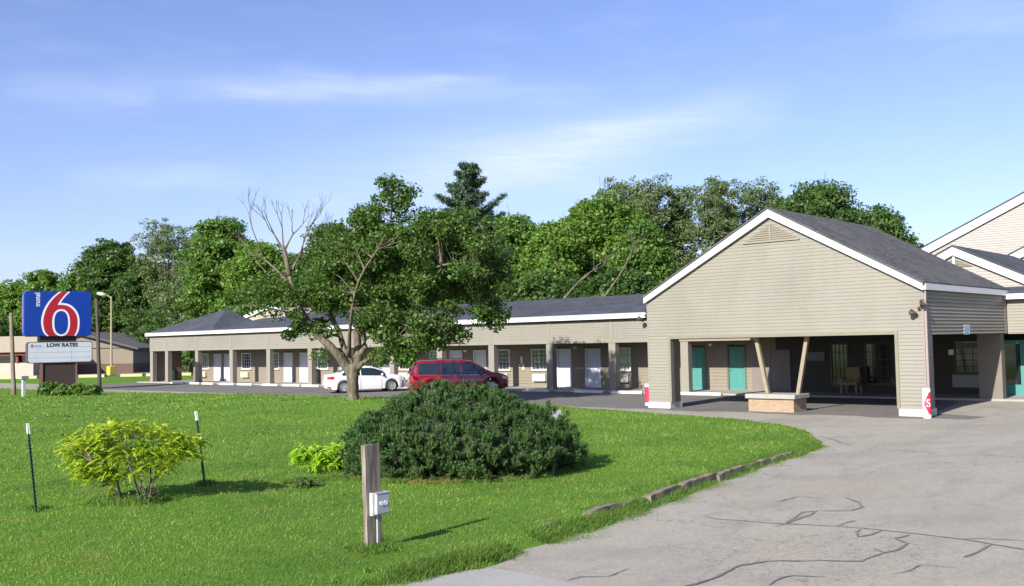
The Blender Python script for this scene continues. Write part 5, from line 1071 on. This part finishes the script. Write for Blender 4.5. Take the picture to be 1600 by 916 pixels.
# ------------------------------------------------------------ golden shrubs with cut leaves
def fronds(C, out, r, k, ln, lw, ll, npair=6):
    n = len(C); d = out * .55 + r.normal(size=C.shape) * .7; d[:, 2] = d[:, 2] * .35 + r.normal(size=n) * .18 + .1; d /= np.linalg.norm(d, axis=1)[:, None]; up = np.zeros_like(d); up[:, 2] = 1; s = np.cross(d, up); s /= np.linalg.norm(s, axis=1)[:, None]; Vs = []
    L = ln * r.uniform(.7, 1.2, n)
    for i in range(npair):
        f = (i + .5) / npair
        for sg_ in (-1, 1):
            b = C + d * (L * f)[:, None]; b[:, 2] -= (.55 * f * f) * L; e = d * .55 + s * sg_ * .85; e[:, 2] -= .30 + .2 * r.random(n); e /= np.linalg.norm(e, axis=1)[:, None]; q_ = ll * (1 - .5 * abs(f - .4)) * r.uniform(.8, 1.2, n); w = d * lw
            m_ = b + e * (q_ * .45)[:, None]; Vs.append(np.stack([b, m_ - w, b + e * q_[:, None], m_ + w], 1))
    V = np.concatenate(Vs, 0).reshape(-1, 3); return V, np.arange(len(V)).reshape(-1, 4)
def golden(px, py, D, masses, stems, label, m, nper, name='golden_shrub', k=1.0):
    r = np.random.default_rng(int(px)); base = gp(px, py, .05); t = thing(name, label, 'shrub', base, 'yellow-green shrubs on the lawn'); C = []; O = []; ctr = np.array(atD(px, py - 70, D))
    for (x, y, rx_, ry_, dh, n_) in masses:
        for _ in range(int(n_ * nper)):
            d = r.normal(size=3); d /= np.linalg.norm(d); q_ = r.random() ** .4; p = np.array(atD(x + d[0] * rx_ * q_, y + d[1] * ry_ * q_, D + d[2] * dh * q_)); C.append(p); o_ = p - ctr; o_[2] *= .4; O.append(o_ / (np.linalg.norm(o_) + 1e-6))
    C = np.array(C); O = np.array(O); V, I = fronds(C, O, r, 1, (.13 * k), .019 * k, .066 * k); npmesh('foliage', V, I, m, t)
    mb = MB()
    for st in stems: mb.tube([atD(x, y, D + dd) for x, y, dd in st], [.026 - .019 * i / (len(st) - 1) for i in range(len(st))], 6, cap=False)
    tips = C[r.choice(len(C), min(len(C), 130))]; ends = np.array([np.array(atD(*st[j][:2], D + st[j][2])) for st in stems for j in range(len(st) // 2, len(st))])
    for p in tips: e = ends[np.argmin(((ends - p) ** 2).sum(1))]; mb.tube([Vector(e), Vector(e).lerp(Vector(p), .5) + Vector((0, 0, .02)), Vector(p)], [.007, .005, .003], 3, cap=False)
    mb.build('stems', BK, t); return t
GM = leafmat('golden_leaf', (.15, .35, .022), (.60, .60, .065), trans=.45); GM2 = leafmat('lime_leaf', (.20, .42, .03), (.50, .66, .06), trans=.42)
golden(205, 790, 16.7, [(165, 676, 52, 15, .6, 34), (225, 672, 50, 15, .6, 30), (190, 663, 36, 10, .4, 16), (135, 690, 42, 15, .55, 26), (280, 686, 38, 13, .45, 24), (250, 698, 45, 14, .55, 26), (175, 697, 55, 18, .6, 36), (150, 728, 38, 12, .45, 26), (135, 745, 26, 7, .3, 9), (170, 742, 26, 9, .35, 12), (295, 708, 22, 11, .35, 12), (215, 712, 40, 14, .5, 20), (110, 705, 22, 10, .35, 10), (160, 712, 40, 12, .4, 18), (305, 690, 14, 7, .2, 5), (195, 735, 40, 14, .4, 13), (175, 755, 28, 8, .3, 6), (240, 728, 30, 12, .4, 10), (130, 725, 30, 12, .4, 12), (262, 716, 30, 10, .3, 9)],
       [[(192, 790, 0), (186, 772, -.05), (172, 762, -.1), (158, 742, -.2), (145, 722, -.25)], [(193, 790, 0), (186, 765, .05), (180, 735, .1), (172, 705, .15)], [(215, 785, 0), (220, 755, 0), (225, 725, .1), (222, 695, .1)], [(217, 785, .05), (232, 765, .1), (243, 745, .2), (262, 728, .3), (278, 712, .35), (292, 704, .4)], [(220, 782, 0), (208, 745, -.2), (200, 715, -.3), (196, 685, -.3)], [(225, 780, .1), (236, 752, .3), (235, 728, .4), (250, 700, .5)], [(212, 786, -.05), (225, 770, -.15), (240, 755, -.2)]],
       'bright yellow-green shrub with finely cut leaves between the two steel posts', GM, 4.6)
golden(492, 752, 19.8, [(485, 703, 30, 9, .3, 18), (515, 706, 30, 10, .35, 16), (470, 712, 14, 6, .2, 6), (520, 724, 22, 9, .3, 10), (505, 715, 25, 8, .3, 9), (540, 716, 14, 12, .25, 8), (530, 698, 16, 8, .3, 9), (495, 722, 22, 9, .3, 8)],
       [[(478, 756, 0), (484, 738, 0), (492, 727, .05), (505, 720, .1), (520, 712, .1)], [(478, 756, 0), (484, 742, 0), (482, 720, 0), (486, 706, 0)]], 'small lime green shrub leaning against the left side of the mounded pine', GM2, 6.5, name='lime_shrub', k=1.15)
# low leafy plants at the base of the sign, and tufts
def leafy(px, py, D, w, h, label, nm, m, sd, n=900, la=.07):
    r = np.random.default_rng(sd); b = gp(px, py, .08); t = thing(nm, label, 'plant', b, 'low plants'); W2 = w / 2 / F * D; Hh = h / F * D
    V, I = crown([(b.x, b.y, Hh * .45, W2, W2, Hh * .55), (b.x + .3 * W2, b.y, Hh * .5, W2 * .6, W2 * .6, Hh * .5)], n, .12, la, la * .5, r, .3, 10); V[:, 2] = V[:, 2].clip(.06, None); npmesh('leaves', V, I, m, t)
    mb = MB()
    for _ in range(8): mb.tube([b, b + Vector((r.uniform(-1, 1) * W2 * .7, r.uniform(-1, 1) * W2 * .7, Hh * .7))], [.02, .01], 4)
    mb.build('stems', BK, t)
for i, (px, w, h, lab) in enumerate(((76, 26, 22, 'leftmost leafy clump at the foot of the sign base'), (98, 26, 17, 'leafy clump under the middle of the sign base'), (122, 28, 19, 'leafy clump at the right corner of the sign base'), (144, 24, 16, 'leafy clump beside the dark pole right of the sign'))):
    leafy(px, 618, 60, w, h, lab, 'hosta', LM['mid'], 60 + i, 1100, .12)
leafy(476, 764, 19.4, 34, 20, 'dark weedy tuft left of the mounded pine', 'weed_clump', LM['dark'], 71, 700, .035)
leafy(232, 788, 16.9, 50, 42, 'dense dark twiggy growth at the foot of the yellow-green shrub', 'weed_clump', LM['dark'], 72, 500, .02)
leafy(826, 645, 31, 50, 20, 'loose green weeds behind the right shoulder of the mounded pine', 'weed_clump', LM['bright'], 73, 600, .06)
# ------------------------------------------------------------ small things on the lawn
def tpost(bx, by, tx, ty, label):
    b = gp(bx, by, .05); D = -float((np.array(b) - [0, 0, H]) @ M[:, 2]); tp = atD(tx, ty, D); t = thing('steel_post', label, 'post', b, 'green steel fence posts')
    u = (tp - b).normalized(); n1 = CR_ * .022; n2 = FW_ * .022; GP = mat('post_green', (.022, .05, .03), .5)
    def strip(mb, f0, f1, w=1.0):
        A, B2 = b.lerp(tp, f0), b.lerp(tp, f1)
        for a1, a2 in ((n1 * w, n2 * .15), (n1 * .15, n2 * w)):
            mb.add([A - a1 - a2, A + a1 - a2, A + a1 + a2, A - a1 + a2, B2 - a1 - a2, B2 + a1 - a2, B2 + a1 + a2, B2 - a1 + a2], [(0, 3, 2, 1), (4, 5, 6, 7), (0, 1, 5, 4), (1, 2, 6, 5), (2, 3, 7, 6), (3, 0, 4, 7)])
        return mb
    mb = strip(MB(), 0, .885)
    for k in range(18): c = b.lerp(tp, .1 + .042 * k) - FW_ * .026; mb.box(c.x - .008, c.x + .008, c.y - .008, c.y + .008, c.z - .01, c.z + .01)
    mb.build('shaft', GP, t); strip(MB(), .886, 1, 1.06).build('white_tip', mat('tip_white', (.72, .72, .70), .5), t)
tpost(57, 804, 43, 662, 'thin green steel post with white tip left of the yellow-green shrub'); tpost(321, 766, 306, 643, 'thin green steel post with white tip right of the yellow-green shrub')
b = gp(584, 862, .05); wpst = thing('wooden_post', 'weathered grey wooden plank post in the foreground carrying an electrical box', 'post', b); D = -float((np.array(b) - [0, 0, H]) @ M[:, 2]); ztop = zD(580, 696, D)
mb = MB(); k = 10; vs = []
for i in range(k + 1):
    z = ztop * i / k - (.1 if i == 0 else 0); ox, oy = -.004 * i + .002 * math.sin(i * 2), .003 * math.sin(i * 1.7); vs += [(b.x - .035 + ox, b.y - .12 + oy, z), (b.x + .035 + ox, b.y - .12 + oy, z), (b.x + .035 + ox, b.y + .12 + oy, z + (.012 if i == k else 0)), (b.x - .035 + ox, b.y + .12 + oy, z)]
mb.add(vs, [(4 * i + j, 4 * i + (j + 1) % 4, 4 * i + 4 + (j + 1) % 4, 4 * i + 4 + j) for i in range(k) for j in range(4)] + [(4 * k, 4 * k + 1, 4 * k + 2, 4 * k + 3)])
mb.build('plank', wood('grey_plank', (.11, .085, .065), (.30, .26, .21), (14, 14, 1.4)), wpst)
zc = zD(595, 787, D); eb = thing('electrical_box', 'grey weatherproof electrical box with clear cover on the wooden post', 'electrical box', (b.x + .04, b.y + .04, zc))
GB_ = mat('box_grey', (.42, .43, .44), .45, var=.3, scale=10)
MB().box(b.x + .033, b.x + .085, b.y - .09, b.y + .13, zc - .14, zc + .14).build('housing', mat('housing_white', (.62, .60, .56), .6, var=.4, scale=12), eb, bevel=.008)
MB().box(b.x + .086, b.x + .135, b.y - .06, b.y + .16, zc - .125, zc + .13).build('cover', GB_, eb, bevel=.015); MB().box(b.x + .02, b.x + .14, b.y - .07, b.y + .17, zc + .131, zc + .14).build('hood', GB_, eb)
MB().lathe([(.001, 0), (.03, 0)], (0, 0, 0), 14).build
mb = MB()
for oy in (0.02, .085):
    vs = [(b.x + .1365, b.y + oy + .034 * math.cos(a), zc + .01 + .028 * math.sin(a)) for a in np.linspace(0, 2 * math.pi, 15)[:-1]]; mb.prism(vs, (.006, 0, 0))
mb.box(b.x + .1362, b.x + .140, b.y + .02, b.y + .085, zc - .002, zc + .018); mb.build('sockets', mat('socket_white', (.8, .8, .8), .4), eb)
MB().tube([(b.x + .05, b.y + .02, zc - .14), (b.x + .05, b.y + .02, .03)], .011, 8).build('conduit', GB_, eb)
# ground floodlight
f0 = atG(866, 29.5, .08); fl = thing('ground_floodlight', 'small grey floodlight on a stake at the right shoulder of the mounded pine', 'floodlight', f0); zc = zD(866, 649, 29.5)
MB().tube([f0, (f0.x, f0.y, zc - .1)], .025).build('stake', STEEL(), fl)
mb = MB(); R3 = Matrix.Rotation(math.radians(20), 3, 'Z'); mb.add([(-.20, -.10, -.14), (.20, -.10, -.14), (.20, -.06, .17), (-.20, -.06, .17), (-.11, .16, -.06), (.11, .16, -.06), (.11, .16, .10), (-.11, .16, .10)], [(0, 1, 2, 3), (4, 7, 6, 5), (0, 4, 5, 1), (1, 5, 6, 2), (2, 6, 7, 3), (3, 7, 4, 0)])
mb.v = [tuple(R3 @ Vector(v) + Vector((f0.x, f0.y, zc))) for v in mb.v]; mb.build('housing', mat('flood_grey', (.15, .155, .17), .4), fl, bevel=.01)
mb = MB(); mb.add([(-.17, -.112, -.11), (.17, -.112, -.11), (.17, -.078, .14), (-.17, -.078, .14)], [(0, 1, 2, 3)]); mb.v = [tuple(R3 @ Vector(v) + Vector((f0.x, f0.y, zc))) for v in mb.v]; mb.build('lens', mat('flood_lens', (.10, .11, .13), .35), fl)
# ------------------------------------------------------------ grass blades
def blades(n_target, dens, dmin, dmax, hgt, wd, r):
    # sample in the visible wedge (a little wider) of the lawn
    a0, a1 = math.radians(-33), math.radians(33); n = int(dens * (a1 - a0) / 2 * (dmax ** 2 - dmin ** 2)); n = min(n, 1500000)
    rad = np.sqrt(r.uniform(dmin ** 2, dmax ** 2, n)); th = r.uniform(a0, a1, n); P = rad[:, None] * (np.cos(th)[:, None] * np.array(FW_.xy)[None] + np.sin(th)[:, None] * np.array(CR_.xy)[None])
    s = lawn_sdf(P); P = P[s > -.12]; q_ = P - np.array(BC.xy); u = q_ @ np.array(CR_.xy); v = q_ @ np.array(FW_.xy); P = P[((u + .25) / 2.2) ** 2 + ((v + .05) / 1.65) ** 2 > 1.0]
    return P
def grow(P, hgt, wd, r, name, m, lean=.5, label='short mown green grass blades over the lawn'):
    n = len(P); z = lawn_h(P); B0 = np.column_stack([P, z - .005]); h = hgt * r.uniform(.5, 1.35, n); a = r.uniform(0, 2 * math.pi, n); s = np.column_stack([np.cos(a), np.sin(a), 0 * a]) * (wd * r.uniform(.7, 1.3, n))[:, None]; l = r.normal(size=(n, 2)) * lean * h[:, None]
    tip = B0 + np.column_stack([l, h]); V = np.stack([B0 - s, B0 + s, tip], 1).reshape(-1, 3); o = npmesh(name, V, np.arange(3 * n).reshape(n, 3), m); stuff(o, label, 'grass')
r = np.random.default_rng(21); GB1 = leafmat('grass_blade', (.145, .265, .026), (.255, .385, .058), trans=.45, patch=((( .07, .16, .022), .45, .44, .62, .85), ((.27, .29, .075), 1.1, .52, .66, .8), ((.05, .16, .035), 3.5, .55, .7, .5), ((.34, .29, .15), 4.0, .60, .70, .7)))
grow(blades(400000, 900, 7.5, 15, 0, 0, r), .036, .0055, r, 'grass', GB1); grow(blades(400000, 420, 15, 24, 0, 0, r), .042, .008, r, 'grass', GB1, label='short green grass in the middle of the lawn'); grow(blades(300000, 30, 42, 95, 0, 0, r), .07, .03, r, 'grass', GB1, label='short green grass far off by the sign'); grow(blades(300000, 110, 24, 42, 0, 0, r), .06, .013, r, 'grass', GB1, label='short green grass on the far side of the lawn')
# shaggy grass and weeds along the kerb and round the posts
P = []
for _ in range(5200):
    i = r.integers(0, 6); a, b2 = LP[i], LP[i + 1]; t_ = r.random(); p = a + (b2 - a) * t_; nrm = np.array([-(b2 - a)[1], (b2 - a)[0]]); nrm /= np.linalg.norm(nrm); P.append(p + nrm * r.normal() * .16 * (.5 + math.sin(p[1] * 1.9) ** 2) + nrm * .03)
for c, n_, s_ in ((b.xy, 260, .12), (gp(57, 804).xy, 90, .08), (gp(321, 766).xy, 90, .08), (gp(205, 790).xy, 500, .3), (gp(476, 762).xy, 200, .2)):
    for _ in range(n_): P.append(np.array(c) + r.normal(size=2) * s_)
for _ in range(1600): P.append(np.array((-8.35 + r.normal() * .12, r.uniform(6, 9.5))))
for _ in range(900): a = r.uniform(0, 6.28); P.append(np.array(BC.xy) + (2.3 * math.cos(a) - .2) * np.array(CR_.xy) + 1.75 * math.sin(a) * np.array(FW_.xy) + r.normal(size=2) * .07)
P = np.array(P); k = 9; P = np.repeat(P, k, 0) + r.normal(size=(len(P) * k, 2)) * .022
grow(P, .085, .007, r, 'tall_grass', leafmat('weed_blade', (.075, .165, .022), (.18, .285, .048), trans=.4), .6, 'shaggy longer grass and weeds along the kerb')
P = gp(1165, 778); P = np.array([(P.x, P.y)]) + r.normal(size=(1500, 2)) * (.16, .45); grow(P, .05, .006, r, 'tall_grass', GB1, .8, 'thin patch of weeds spreading on the driveway beside the kerb')
